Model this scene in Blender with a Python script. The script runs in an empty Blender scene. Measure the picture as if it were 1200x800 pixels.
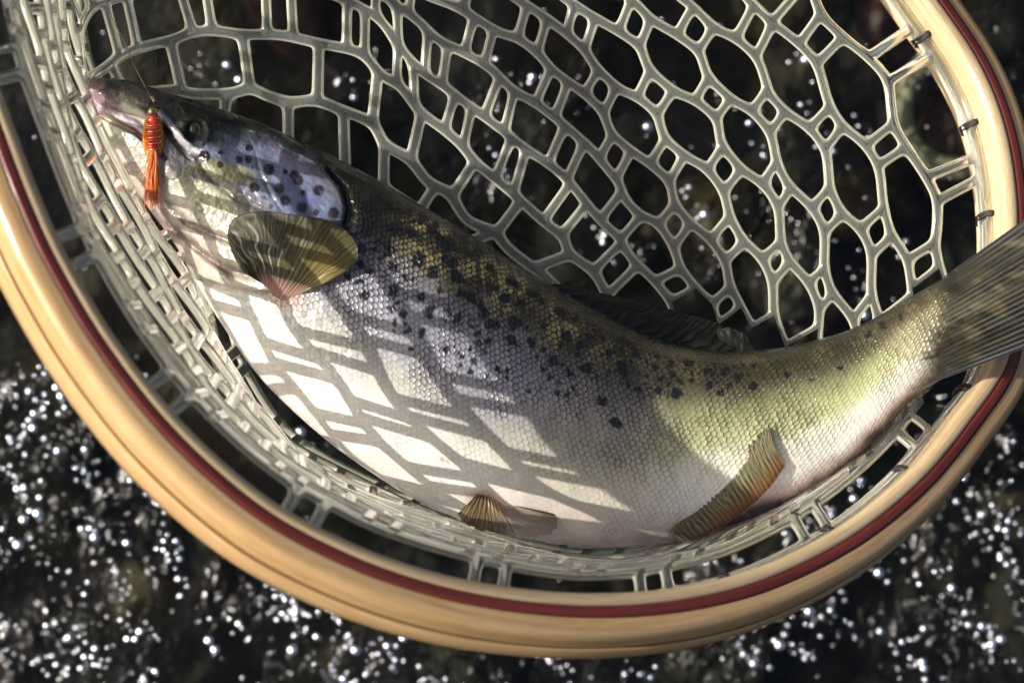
import bpy, math, random
import numpy as np
from mathutils import Vector

# ---------------------------------------------------------------- camera, world, sun, exposure
SC = bpy.context.scene
COL = SC.collection
S = 0.0004            # metres per unit used below (one unit = 0.4 mm)
D = 4000.0            # camera height above the fish, in units

cam_d = bpy.data.cameras.new("camera"); cam = bpy.data.objects.new("camera", cam_d); COL.objects.link(cam)
SC.camera = cam
cam.location = (0, 0, D * S); cam.rotation_euler = (0, 0, 0)
cam_d.sensor_width = 36; cam_d.lens = 120
cam_d.clip_start = 0.05; cam_d.clip_end = 100
cam_d.dof.use_dof = True
cam_d.dof.focus_distance = (D - 35) * S
A_UNITS = 36.0
cam_d.dof.aperture_fstop = (0.120 / (A_UNITS * S))

SUN_EL, SUN_DIR = math.radians(36.5), math.radians(-7)   # light travels towards the lower right
w = bpy.data.worlds.new("World"); SC.world = w; w.use_nodes = True
nt = w.node_tree; nt.nodes.clear()
sky = nt.nodes.new('ShaderNodeTexSky'); sky.sky_type = 'NISHITA'; sky.sun_disc = False
sky.sun_elevation = SUN_EL
bg = nt.nodes.new('ShaderNodeBackground'); bg.inputs[1].default_value = 0.085
sky.dust_density = 6.0; sky.ozone_density = 0.4; sky.air_density = 0.8
wo = nt.nodes.new('ShaderNodeOutputWorld')
nt.links.new(sky.outputs[0], bg.inputs[0]); nt.links.new(bg.outputs[0], wo.inputs[0])
trav = Vector((math.cos(SUN_DIR) * math.cos(SUN_EL), math.sin(SUN_DIR) * math.cos(SUN_EL), -math.sin(SUN_EL)))
to_sun = -trav
sky.sun_rotation = math.atan2(to_sun.x, to_sun.y)
sd = bpy.data.lights.new("sun", 'SUN'); sd.energy = 4.6; sd.angle = math.radians(0.5); sd.color = (1.0, 0.95, 0.88)
so = bpy.data.objects.new("sun", sd); COL.objects.link(so)
so.rotation_euler = trav.to_track_quat('-Z', 'Y').to_euler()
so.location = (-1, 0.5, 2)
SC.view_settings.view_transform = 'Standard'; SC.view_settings.look = 'None'
SC.view_settings.exposure = 0.55; SC.view_settings.gamma = 1
SC.cycles.max_bounces = 14; SC.cycles.transmission_bounces = 10; SC.cycles.transparent_max_bounces = 16
SC.cycles.sample_clamp_indirect = 6
SC.cycles.use_denoising = True

# ---------------------------------------------------------------- helpers
rng = np.random.default_rng(7); random.seed(7)

def P(px, py, z):
    """point in space from plan coordinates (as looked at from the camera height) and height z, in units -> metres"""
    px = np.asarray(px, float); py = np.asarray(py, float); z = np.asarray(z, float)
    k = (D - z) / D
    return np.stack([(px - 600) * k * S, -(py - 400) * k * S, z * S + 0 * k], -1)

def catmull(pts, n, closed=False):
    pts = np.asarray(pts, float); m = len(pts)
    if closed:
        q = np.vstack([pts[-1], pts, pts[0], pts[1]]); seg = m
    else:
        q = np.vstack([2 * pts[0] - pts[1], pts, 2 * pts[-1] - pts[-2]]); seg = m - 1
    t = np.linspace(0, seg, n, endpoint=not closed); t = np.minimum(t, seg - 1e-9)
    i = t.astype(int); f = (t - i)[:, None]
    a, b, c, d = q[i], q[i + 1], q[i + 2], q[i + 3]
    return 0.5 * ((2 * b) + (-a + c) * f + (2 * a - 5 * b + 4 * c - d) * f**2 + (-a + 3 * b - 3 * c + d) * f**3)

def arclen(p):
    return np.concatenate([[0], np.cumsum(np.linalg.norm(np.diff(p, axis=0), axis=1))])

def resample(p, n):
    s = arclen(p); t = np.linspace(0, s[-1], n)
    return np.stack([np.interp(t, s, p[:, k]) for k in range(p.shape[1])], -1)

def h2(ix, iy, seed=0):
    v = np.sin(ix * 127.1 + iy * 311.7 + seed * 74.7) * 43758.5453
    return v - np.floor(v)

def vnoise(x, y, seed=0):
    ix = np.floor(x); iy = np.floor(y); fx = x - ix; fy = y - iy
    fx = fx * fx * (3 - 2 * fx); fy = fy * fy * (3 - 2 * fy)
    a = h2(ix, iy, seed); b = h2(ix + 1, iy, seed); c = h2(ix, iy + 1, seed); d = h2(ix + 1, iy + 1, seed)
    return (a * (1 - fx) + b * fx) * (1 - fy) + (c * (1 - fx) + d * fx) * fy

def fbm(x, y, seed=0, o=4):
    s = 0; a = 0.5; t = 0
    for k in range(o):
        s = s + a * vnoise(x * 2**k, y * 2**k, seed + k * 13); t += a; a *= 0.5
    return s / t

def sm(a, b, x):
    t = np.clip((x - a) / (b - a + 1e-12), 0, 1); return t * t * (3 - 2 * t)

def polydist(x, y, poly):
    """distance to a polyline, and the signed side"""
    poly = np.asarray(poly, float); best = np.full(np.shape(x), 1e9); side = np.zeros(np.shape(x)); tt = np.zeros(np.shape(x))
    L = arclen(poly)
    for k in range(len(poly) - 1):
        a, b = poly[k], poly[k + 1]; d = b - a; q = d @ d
        t = np.clip(((x - a[0]) * d[0] + (y - a[1]) * d[1]) / q, 0, 1)
        dx = x - a[0] - t * d[0]; dy = y - a[1] - t * d[1]; r = np.hypot(dx, dy)
        m = r < best
        best = np.where(m, r, best); side = np.where(m, np.sign(d[0] * dy - d[1] * dx), side)
        tt = np.where(m, (L[k] + t * math.sqrt(q)) / L[-1], tt)
    return best, side, tt

def mesh_obj(name, verts, faces, mat=None, parent=None, smooth=True, uv=None, cols=None):
    """uv: per-vertex (n,2); cols: dict name -> per-vertex (n,4)"""
    verts = np.asarray(verts, np.float32); me = bpy.data.meshes.new(name)
    if isinstance(faces, np.ndarray):
        nf, k = faces.shape
        me.vertices.add(len(verts)); me.vertices.foreach_set('co', verts.ravel())
        me.loops.add(nf * k); me.loops.foreach_set('vertex_index', faces.astype(np.int32).ravel())
        me.polygons.add(nf); me.polygons.foreach_set('loop_start', np.arange(0, nf * k, k, dtype=np.int32))
        me.update(calc_edges=True)
    else:
        me.from_pydata(verts.tolist(), [], faces); me.update()
    if smooth: me.polygons.foreach_set('use_smooth', np.ones(len(me.polygons), bool))
    if uv is not None:
        li = np.empty(len(me.loops), np.int32); me.loops.foreach_get('vertex_index', li)
        lay = me.uv_layers.new(name='UVMap'); lay.data.foreach_set('uv', np.asarray(uv, np.float32)[li].ravel())
    for n_, c in (cols or {}).items():
        a = me.color_attributes.new(name=n_, type='FLOAT_COLOR', domain='POINT')
        a.data.foreach_set('color', np.asarray(c, np.float32).ravel())
    if mat: me.materials.append(mat)
    o = bpy.data.objects.new(name, me); COL.objects.link(o)
    if parent: o.parent = parent
    return o

def grid_faces(nu, nv, cu=False, cv=False, off=0):
    i = np.arange(nu if cu else nu - 1); j = np.arange(nv if cv else nv - 1)
    I, J = np.meshgrid(i, j, indexing='ij'); I2 = (I + 1) % nu; J2 = (J + 1) % nv
    return np.stack([I * nv + J, I2 * nv + J, I2 * nv + J2, I * nv + J2], -1).reshape(-1, 4) + off

def tube(path, rad, ns=10, closed=False, cap=True):
    """verts, faces of a tube along 3-D path (metres); rad scalar or array (metres)"""
    path = np.asarray(path, float); n = len(path); rad = np.broadcast_to(np.asarray(rad, float), (n,))
    tg = np.gradient(path, axis=0) if not closed else np.roll(path, -1, 0) - np.roll(path, 1, 0)
    tg /= np.linalg.norm(tg, axis=1)[:, None] + 1e-12
    up = np.array([0.13, 0.21, 0.97]); a = np.cross(tg, up); a /= np.linalg.norm(a, axis=1)[:, None] + 1e-12
    b = np.cross(tg, a); th = np.linspace(0, 2 * math.pi, ns, endpoint=False)
    v = path[:, None] + rad[:, None, None] * (a[:, None] * np.cos(th)[None, :, None] + b[:, None] * np.sin(th)[None, :, None])
    v = v.reshape(-1, 3); f = grid_faces(n, ns, closed, True).tolist()
    if cap and not closed:
        f.append(list(range(ns))[::-1]); f.append([(n - 1) * ns + k for k in range(ns)])
    return v, f

class MB:
    def __init__(s): s.v = []; s.f = []; s.n = 0
    def add(s, v, f):
        v = np.asarray(v, float); s.v.append(v)
        s.f += [[int(i) + s.n for i in q] for q in f]; s.n += len(v)
    def obj(s, name, mat, parent=None, smooth=True): return mesh_obj(name, np.vstack(s.v), s.f, mat, parent, smooth)

def ball(c, r, nu=16, nv=10, squash=(1, 1, 1)):
    th = np.linspace(0, 2 * math.pi, nu, endpoint=False); ph = np.linspace(0.001, math.pi - 0.001, nv)
    v = np.stack([np.outer(np.sin(ph), np.cos(th)), np.outer(np.sin(ph), np.sin(th)), np.outer(np.cos(ph), np.ones(nu))], -1).reshape(-1, 3)
    return np.asarray(c) + v * r * np.asarray(squash), grid_faces(nv, nu, False, True).tolist()

def empty(name, loc):
    o = bpy.data.objects.new(name, None); o.empty_display_size = 0.02; o.location = loc; COL.objects.link(o); return o

def keep(root):   # children are built in world coordinates
    for c in root.children: c.matrix_parent_inverse = root.matrix_basis.inverted()

def tag(o, label=None, cat=None, group=None, kind=None):
    for k, v in (('label', label), ('category', cat), ('group', group), ('kind', kind)):
        if v: o[k] = v
    return o

class Mat:
    def __init__(s, name):
        s.m = bpy.data.materials.new(name); s.m.use_nodes = True; s.t = s.m.node_tree; s.t.nodes.clear()
        s.out = s.t.nodes.new('ShaderNodeOutputMaterial')
    def n(s, typ, ins=None, **kw):
        nd = s.t.nodes.new(typ)
        for k, v in kw.items(): setattr(nd, k, v)
        for k, v in (ins or {}).items():
            sock = nd.inputs[k]
            if isinstance(v, bpy.types.NodeSocket): s.t.links.new(v, sock)
            else: sock.default_value = v
        return nd
    def math(s, op, a, b=None, c=None, clamp=False):
        ins = {0: a}
        if b is not None: ins[1] = b
        if c is not None: ins[2] = c
        nd = s.n('ShaderNodeMath', ins, operation=op); nd.use_clamp = clamp; return nd.outputs[0]
    def mix(s, f, a, b, blend='MIX'):
        nd = s.t.nodes.new('ShaderNodeMix'); nd.data_type = 'RGBA'; nd.blend_type = blend
        for k, v in ((0, f), (6, a), (7, b)):
            if isinstance(v, bpy.types.NodeSocket): s.t.links.new(v, nd.inputs[k])
            else: nd.inputs[k].default_value = v
        return nd.outputs[2]
    def ramp(s, x, stops):
        nd = s.n('ShaderNodeValToRGB', {0: x}); cr = nd.color_ramp
        while len(cr.elements) < len(stops): cr.elements.new(0.5)
        for e, (p, c) in zip(cr.elements, stops):
            e.position = p; e.color = c if len(c) == 4 else (*c, 1)
        return nd.outputs[0]
    def done(s, surf): s.t.links.new(surf, s.out.inputs[0]); return s.m

def simple(name, col, rough=0.5, metal=0.0, noise=0.25, scale=300, bump=0.1, **kw):
    m = Mat(name); tc = m.n('ShaderNodeTexCoord')
    nz = m.n('ShaderNodeTexNoise', {'Vector': tc.outputs['Object'], 'Scale': scale, 'Detail': 4.0})
    c = m.mix(nz.outputs[0], (*[max(0, x * (1 - noise)) for x in col], 1), (*[min(1, x * (1 + noise)) for x in col], 1))
    bp = m.n('ShaderNodeBump', {'Height': nz.outputs[0], 'Strength': bump, 'Distance': 0.0005})
    p = m.n('ShaderNodeBsdfPrincipled', {'Base Color': c, 'Roughness': rough, 'Metallic': metal, 'Normal': bp.outputs[0]})
    for k, v in kw.items(): p.inputs[k.replace('_', ' ')].default_value = v
    return m.done(p.outputs[0])

# ---------------------------------------------------------------- stream bed and water
Z_WATER, Z_BED = -900.0, -1250.0

def bed_material():
    m = Mat('stream_bed_mat'); tc = m.n('ShaderNodeTexCoord'); v = tc.outputs['Object']
    a = m.n('ShaderNodeTexNoise', {'Vector': v, 'Scale': 7.0, 'Detail': 6.0, 'Roughness': 0.6})
    b = m.n('ShaderNodeTexNoise', {'Vector': v, 'Scale': 40.0, 'Detail': 5.0})
    c = m.ramp(a.outputs[0], [(0.42, (0.004, 0.0045, 0.0035)), (0.51, (0.012, 0.011, 0.006)), (0.59, (0.05, 0.038, 0.012)), (0.70, (0.10, 0.07, 0.026))])
    c = m.mix(b.outputs[0], c, m.mix(1.0, c, (0.35, 0.35, 0.35, 1), 'MULTIPLY'))
    bp = m.n('ShaderNodeBump', {'Height': b.outputs[0], 'Strength': 0.6, 'Distance': 0.01})
    p = m.n('ShaderNodeBsdfPrincipled', {'Base Color': c, 'Roughness': 0.7, 'Normal': bp.outputs[0]})
    return m.done(p.outputs[0])

def build_bed():
    n = 260; g = np.linspace(-3, 3, n); g = np.sign(g) * np.abs(g / 3)**1.7 * 3
    X, Y = np.meshgrid(g, g, indexing='ij')
    Z = Z_BED * S + 0.05 * (fbm(X * 9 + 50, Y * 9 + 50, 3) - 0.5) + 0.02 * (fbm(X * 40 + 90, Y * 40 + 70, 5) - 0.5)
    o = mesh_obj('stream_bed', np.stack([X, Y, Z], -1).reshape(-1, 3), grid_faces(n, n), bed_material())
    tag(o, kind='structure')

def stone_mesh(seed, rx, ry, rz):
    v, f = ball((0, 0, 0), 1, 36, 22); n = v
    d = 1 + 0.9 * (fbm(n[:, 0] * 1.6 + n[:, 2] * 1.1 + seed * 9 + 20, n[:, 1] * 1.6 + n[:, 2] * .7 + 30, seed) - 0.5) \
        + 0.25 * (fbm(n[:, 0] * 5 + seed + 20, n[:, 1] * 5 + n[:, 2] * 3 + 20, seed + 5) - 0.5)
    return v * d[:, None] * np.array([rx, ry, rz]), f

def stone_mat(name, c1, c2, scale=18):
    m = Mat(name); tc = m.n('ShaderNodeTexCoord'); v = tc.outputs['Object']
    a = m.n('ShaderNodeTexNoise', {'Vector': v, 'Scale': scale, 'Detail': 7.0, 'Roughness': 0.65})
    b = m.n('ShaderNodeTexNoise', {'Vector': v, 'Scale': scale * 6, 'Detail': 3.0})
    c = m.ramp(a.outputs[0], [(0.35, c1), (0.65, c2)])
    c = m.mix(m.math('MULTIPLY', b.outputs[0], 0.5), c, (0.01, 0.012, 0.01, 1))
    bp = m.n('ShaderNodeBump', {'Height': a.outputs[0], 'Strength': 0.5, 'Distance': 0.01})
    p = m.n('ShaderNodeBsdfPrincipled', {'Base Color': c, 'Roughness': 0.55, 'Normal': bp.outputs[0]})
    return m.done(p.outputs[0])

def build_stones():
    mr = stone_mat('maroon_stone_mat', (0.05, 0.018, 0.020), (0.14, 0.055, 0.055))
    mb = stone_mat('brown_stone_mat', (0.035, 0.026, 0.012), (0.14, 0.095, 0.045))
    mo = stone_mat('olive_stone_mat', (0.006, 0.006, 0.003), (0.034, 0.028, 0.009))
    mg = stone_mat('grey_stone_mat', (0.04, 0.035, 0.03), (0.17, 0.14, 0.11))
    spec = [  # px, py, rx, ry, mat, label
        (1135, 165, 75, 80, mr, 'maroon stone under the water, behind the right side of the hoop'),
        (1060, 20, 70, 55, mr, 'dull pink stone under the water at the top right of the mesh'),
        (1165, 30, 60, 60, mg, 'greyish pink stone at the top right corner outside the hoop'),
        (1190, 110, 40, 50, mo, 'dark green mossy stone at the right edge above the maroon stone'),
        (330, 5, 80, 45, mr, 'dark red stone under the water above the head of the fish'),
        (830, 255, 70, 55, mb, 'brown stone under the mesh right of the middle'),
        (930, 320, 90, 60, mg, 'large brown grey stone under the mesh just above the tail of the fish'),
        (1020, 240, 60, 50, mb, 'small brown stone under the mesh left of the black lashings'),
        (690, 60, 70, 50, mo, 'olive brown stone under the upper middle of the mesh'),
        (390, 160, 60, 45, mo, 'mossy olive stone showing between mesh cells above the gill cover'),
        (215, 620, 60, 95, mo, 'olive stone under the water outside the hoop at lower left'),
        (90, 560, 75, 40, mo, 'low mossy stone at the left beneath glittering water'),
        (1130, 520, 90, 55, mo, 'mossy brown stone beyond the hoop at lower right'),
        (860, 790, 90, 50, mo, 'dark green stone at the bottom edge under the hoop'),
        (980, 440, 60, 50, mb, 'brown stone under the fish tail'),
    ]
    for k, (px, py, rx, ry, m, lb) in enumerate(spec):
        rx *= 1.22; ry *= 1.22
        v, f = stone_mesh(k + 3, rx * S, ry * S, 70 * S)
        o = mesh_obj('river_stone', v, f, m); o.location = P(px, py, Z_BED + 40).tolist(); o.rotation_euler = (0, 0, k * 1.3)
        tag(o, lb, 'stone', 'stones on the stream bed')
    # pale ring shaped loop lying under water beside the maroon stone
    cx, cy = 1120, 130
    th = np.linspace(math.radians(60), math.radians(285), 40)
    pth = P(cx + 62 * np.cos(th), cy + 68 * np.sin(th) , -1040 + 0 * th)
    mbd = MB(); v, f = tube(pth, 17 * S, 12); mbd.add(v, f)
    o = mbd.obj('pale_ring', simple('pale_ring_mat', (0.55, 0.52, 0.38), 0.5, noise=0.3, scale=60))
    o.name = 'pale_loop'
    tag(o, 'pale ring lying under the water round the maroon stone', 'root')

def water_material():
    m = Mat('water_mat'); tc = m.n('ShaderNodeTexCoord'); v = tc.outputs['Object']
    n1 = m.n('ShaderNodeTexNoise', {'Vector': v, 'Scale': 110.0, 'Detail': 2.5, 'Roughness': 0.55, 'Distortion': 0.5})
    rif = m.n('ShaderNodeVertexColor', layer_name='Riffle')
    big = m.n('ShaderNodeTexNoise', {'Vector': v, 'Scale': 16.0, 'Detail': 3.0})
    bm = m.n('ShaderNodeMapRange', {0: big.outputs[0], 1: 0.40, 2: 0.62, 3: 0.25, 4: 1.2}).outputs[0]
    k = m.math('ADD', m.math('MULTIPLY', rif.outputs[0], bm), 0.10)
    bp = m.n('ShaderNodeBump', {'Height': m.math('MULTIPLY', n1.outputs[0], k), 'Strength': 1.0, 'Distance': 0.008})
    gl = m.n('ShaderNodeBsdfGlossy', {'Color': (1, 1, 1, 1), 'Roughness': 0.14, 'Normal': bp.outputs[0]})
    tr = m.n('ShaderNodeBsdfTransparent', {'Color': (0.66, 0.69, 0.62, 1)})
    fr = m.n('ShaderNodeFresnel', {'IOR': 1.33, 'Normal': bp.outputs[0]})
    mx = m.n('ShaderNodeMixShader', {0: fr.outputs[0], 1: tr.outputs[0], 2: gl.outputs[0]})
    return m.done(mx.outputs[0])

RIFFLES = [(60, 500, 110, 70, 1.0), (40, 620, 90, 70, .9), (160, 640, 60, 110, .9), (90, 760, 150, 60, .95), (330, 710, 90, 60, 1.1), (380, 780, 90, 40, 1.0), (500, 790, 120, 40, .8),
           (640, 790, 120, 40, .7), (1000, 620, 90, 60, 1.0), (1130, 600, 80, 80, 1.0), (900, 690, 110, 60, 1.1), (880, 770, 120, 40, .9), (1120, 740, 100, 70, 1.1), (1180, 520, 40, 40, .9),
           (150, 480, 60, 60, .8), (440, 100, 60, 60, .4), (560, 230, 90, 70, .42), (620, 110, 80, 60, .40), (720, 300, 90, 50, .42), (940, 130, 90, 90, .50), (1010, 190, 70, 70, .5),
           (930, 290, 120, 90, .45), (250, 90, 60, 40, .4), (1040, 310, 60, 60, .45), (350, 500, 60, 60, .35), (1050, 520, 70, 60, .5), (760, 60, 90, 60, .3), (1180, 60, 50, 80, .5)]
def build_water():
    n = 560; g = np.linspace(-1, 1, n); g = np.sign(g) * (np.abs(g)**1.6) * 2.8
    X, Y = np.meshgrid(g, g, indexing='ij')
    Z = Z_WATER * S + 0.010 * (fbm(X * 16 + 50, Y * 16 + 50, 23, 3) - 0.5) + 0.004 * (fbm(X * 55 + 150, Y * 55 + 150, 27, 3) - 0.5)
    k = D / (D - Z_WATER); px = X / S * k + 600; py = 400 - Y / S * k
    rf = np.zeros_like(X)
    wx = px + 70 * (fbm(px / 60 + 50, py / 60 + 50, 3) - .5); wy = py + 70 * (fbm(px / 60 + 90, py / 60 + 50, 8) - .5)
    for x, y, rx, ry, a in RIFFLES: rf = np.maximum(rf, a * (1 - sm(.45, 1.15, np.hypot((wx - x) / rx, (wy - y) / ry))))
    out = sm(650, 900, np.hypot(px - 600, py - 400) ); rf = np.maximum(rf, out * .9 * sm(.45, .6, fbm(X * 9 + 30, Y * 9 + 30, 44)))
    c = np.stack([rf, rf, rf, rf * 0 + 1], -1).reshape(-1, 4)
    o = mesh_obj('water', np.stack([X, Y, Z], -1).reshape(-1, 3), grid_faces(n, n), water_material(), cols={'Riffle': c})
    tag(o, kind='structure')

def build_glints():
    """silvery beads added to stand for sun glints on the broken water, in clusters"""
    r_ = np.random.default_rng(5); pts = []
    for x, y, rx, ry, a in RIFFLES:
        n = int(rx * ry * a**2 * (0.0135 if a > .6 else 0.013))
        nc = max(2, int(n / 7)); cc = r_.normal(0, .48, (nc, 2))
        for k in range(n):
            c = cc[r_.integers(nc)]; q = c + (r_.normal(0, .15) * np.array([.45, 1.0]) + r_.normal(0, .06, 2)) * r_.choice([1, 1, 2.4])
            pts.append((x + q[0] * rx, y + q[1] * ry, float(np.clip(r_.lognormal(math.log(2.6 if a > .6 else 2.9), .50), 1.0, 8.5))))
    for k in range(260): pts.append((r_.uniform(-40, 1240), r_.uniform(-40, 840), r_.uniform(1.3, 2.6)))
    # further out of the picture the same water goes on
    for k in range(500):
        x, y = r_.uniform(-900, 2100), r_.uniform(-800, 1600)
        if not (-40 < x < 1240 and -40 < y < 840): pts.append((x, y, r_.uniform(1.5, 5)))
    v0, f0 = ball((0, 0, 0), 1, 12, 8); f0 = np.array(f0)
    V = []; F = []
    for i, (x, y, r) in enumerate(pts):
        V.append(P(x, y, Z_WATER + 10 + r * .5) + v0 * r * S); F.append(f0 + i * len(v0))
    m = Mat('glint_bead_mat'); g = m.n('ShaderNodeTexCoord')  # mirror-like beads added to give the sparkle of sun on ripples
    nz = m.n('ShaderNodeTexNoise', {'Vector': g.outputs['Object'], 'Scale': 45.0, 'Detail': 4.0})
    c = m.ramp(nz.outputs[0], [(.35, (.30, .33, .40)), (.65, (.92, .93, .97))])
    p = m.n('ShaderNodeBsdfPrincipled', {'Base Color': c, 'Metallic': 1.0, 'Roughness': 0.16}); m.done(p.outputs[0])
    o = mesh_obj('glint_beads', np.vstack(V), np.vstack(F), m.m); tag(o, 'silvery beads added for sun glints, in clusters over the dark stream', 'glint beads', kind='stuff')

build_bed(); build_stones(); build_water(); build_glints()

# ---------------------------------------------------------------- landing net: hoop
GX, GY = -0.50, -0.416          # slope of the hoop plane (z rises to the left and towards the bottom)
def plane_z(X, Y): return -20 + GX * (X - 610) + GY * (Y + -110)   # X,Y plan units with Y up, centre at (600,400)->(0,0) offset below

def hoop_point(px, py):
    """point of the hoop plane seen at px,py (units, X right, Y up, origin under the camera)"""
    X = px - 600.0; Y = 400.0 - py; z = 0.0
    for _ in range(40):
        k = (D - z) / D; z = plane_z(X * k, Y * k)
    k = (D - z) / D
    return np.array([X * k, Y * k, z])

HB = 36.0
red_px = [(1196, 320), (1186, 425), (1140, 500), (1080, 572), (1000, 636), (900, 686), (800, 711), (700, 718), (600, 711), (500, 691), (400, 655),
          (300, 600), (200, 512), (120, 412), (62, 316), (30, 248), (-1, 168), (-38, 60), (-62, -60), (-58, -170), (0, -280), (120, -350), (280, -390),
          (460, -395), (640, -365), (800, -295), (930, -195), (1030, -95), (1102, 0), (1152, 75), (1182, 150), (1196, 235)]
ring = np.array([hoop_point(*p) for p in red_px])
ring = resample(np.vstack([catmull(ring, 900, True), catmull(ring, 900, True)[:1]]), 641)[:-1]
NR = len(ring)
nrm = np.array([-GX, -GY, 1.0]); nrm /= np.linalg.norm(nrm)
tan = np.roll(ring, -1, 0) - np.roll(ring, 1, 0); tan /= np.linalg.norm(tan, axis=1)[:, None]
rad = np.cross(tan, nrm); rad /= np.linalg.norm(rad, axis=1)[:, None]
if np.mean(np.sum(rad * (ring - ring.mean(0)), 1)) < 0: rad = -rad
ring = ring - nrm * (HB * 0.85)
ring_s = np.concatenate([[0], np.cumsum(np.linalg.norm(np.diff(ring, axis=0), axis=1))])

def wood(name, c1, c2, rough=0.28, red=False):
    m = Mat(name); uv = m.n('ShaderNodeUVMap')
    mp = m.n('ShaderNodeMapping', {'Vector': uv.outputs[0], 'Scale': (14, 420, 1)})
    a = m.n('ShaderNodeTexNoise', {'Vector': mp.outputs[0], 'Scale': 1.0, 'Detail': 6.0, 'Roughness': 0.6, 'Distortion': 0.5})
    mp2 = m.n('ShaderNodeMapping', {'Vector': uv.outputs[0], 'Scale': (90, 2200, 1)})
    b = m.n('ShaderNodeTexNoise', {'Vector': mp2.outputs[0], 'Scale': 1.0, 'Detail': 3.0})
    mp3 = m.n('ShaderNodeMapping', {'Vector': uv.outputs[0], 'Scale': (5, 40, 1)})
    d = m.n('ShaderNodeTexNoise', {'Vector': mp3.outputs[0], 'Scale': 1.0, 'Detail': 2.0})
    f = m.math('ADD', m.math('MULTIPLY', a.outputs[0], 0.6), m.math('MULTIPLY', b.outputs[0], 0.4))
    c = m.ramp(f, [(0.30, tuple(x * .72 for x in c2)), (0.42, c2), (0.58, c1)])
    c = m.mix(m.math('MULTIPLY', d.outputs[0], 0.35), c, m.mix(1.0, c, (0.75, 0.62, 0.45, 1), 'MULTIPLY'))
    bp = m.n('ShaderNodeBump', {'Height': f, 'Strength': 0.35, 'Distance': 0.0006})
    p = m.n('ShaderNodeBsdfPrincipled', {'Base Color': c, 'Roughness': rough, 'Normal': bp.outputs[0], 'Coat Weight': 0.2 if red else 0.6, 'Coat Roughness': 0.12})
    return m.done(p.outputs[0])

def sweep(name, prof, mat, parent, i0=0, i1=None, jig=0.0):
    """closed profile (a outward, b up) swept along the hoop"""
    prof = np.asarray(prof, float); m = len(prof)
    # round the profile by subdividing each edge
    v = ring[:, None] + rad[:, None] * prof[None, :, 0, None] + nrm[None, None] * prof[None, :, 1, None]
    s = ring_s; pl = arclen(np.vstack([prof, prof[:1]]))[:-1]
    uv = np.stack(np.broadcast_arrays((s * S)[:, None], (pl * S)[None]), -1)
    # duplicate the seam so the UVs stay continuous
    v = np.concatenate([v, v[:1]], 0); uv = np.concatenate([uv, uv[:1] + np.array([ring_s[-1] * S + 0.001, 0])], 0)
    v = np.concatenate([v, v[:, :1]], 1); uv = np.concatenate([uv, uv[:, :1] + np.array([0, pl[-1] * S + 0.002])], 1)
    o = mesh_obj(name, v.reshape(-1, 3) * S, grid_faces(NR + 1, m + 1), mat, parent, uv=uv.reshape(-1, 2))
    return o

def rprof(a0, a1, b0, b1, r00, r10, r11, r01, bulge=0.0, n=6):
    """rounded rectangle; r00 = radius at (a0,b0), r10 at (a1,b0), r11 at (a1,b1), r01 at (a0,b1)"""
    out = []
    for cx, cy, r, t0 in ((a0, b0, r00, 180), (a1, b0, r10, 270), (a1, b1, r11, 0), (a0, b1, r01, 90)):
        ox = cx + r * (1 if cx == a0 else -1); oy = cy + r * (1 if cy == b0 else -1)
        for t in np.linspace(t0, t0 + 90, n if r > 3 else 3):
            out.append((ox + r * math.cos(math.radians(t)), oy + r * math.sin(math.radians(t))))
    out = np.array(out); return out

net = empty('landing_net', P(640, 735, plane_z(40, -330)).tolist())
tag(net, 'round wooden landing net with clear rubber mesh and a red stripe round its hoop', 'landing net')
W_CREAM = wood('cream_ash', (0.57, 0.45, 0.27), (0.46, 0.33, 0.18))
W_TAN = wood('tan_ash', (0.56, 0.385, 0.19), (0.44, 0.27, 0.11))
W_RED = wood('red_veneer', (0.17, 0.024, 0.016), (0.10, 0.012, 0.009), 0.45, True)
# inner strip with a shallow channel for the cord on its inner face
IA = -24.0      # inner face of the hoop
inner = np.array([(IA, -HB + 6), (IA + 2, -HB + 1), (IA + 6, -HB), (-8, -HB), (-7, -HB + 1), (-7, HB - 1), (-8, HB), (-14, HB), (-19, HB - 2), (-22, HB - 6), (IA, HB - 12),
                  (IA, 6), (IA + .7, 3.5), (IA + 2, 2), (IA + 4, -1), (IA + 4.5, -10), (IA + 4, -18), (IA + 2.5, -22), (IA + 1, -24), (IA, -27)])
def dens(prof, step=3.0):
    q = np.vstack([prof, prof[:1]]); s = arclen(q); n = int(s[-1] / step)
    return resample(q, n + 1)[:-1]
o = sweep('inner_strip', dens(inner), W_CREAM, net)
o = sweep('red_strip', dens(rprof(-6.7, 5.8, -HB + 1, HB + .3, 1, 1, 1.5, 1.5)), W_RED, net)
mid_p = [(6.1, -HB + 1), (6.1, HB - 1)] + [(10 + 19.5 * math.sin(t) ** .55, 4 + (HB - 5.5) * math.cos(t) ** .55) for t in np.linspace(0.05, math.pi / 2, 16)] + [(29.5, 4), (28, -2), (27.5, -HB + 2)]
out_p = [(28, -HB + 2), (28.3, -3), (30.5, 1.0), (32.5, 0), (34.5, -6), (35.5, -14), (34.5, -24), (32, -HB + 4)]
o = sweep('middle_strip', dens(np.array(mid_p), 2.0), W_TAN, net)
o = sweep('outer_strip', dens(np.array(out_p), 2.0), W_TAN, net)

def hoop_index(px, py):
    q = hoop_point(px, py); return int(np.argmin(np.linalg.norm(ring - q, axis=1)))
def hoop_at(i, a, b):
    return ring[i % NR] + rad[i % NR] * a + nrm * b

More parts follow.
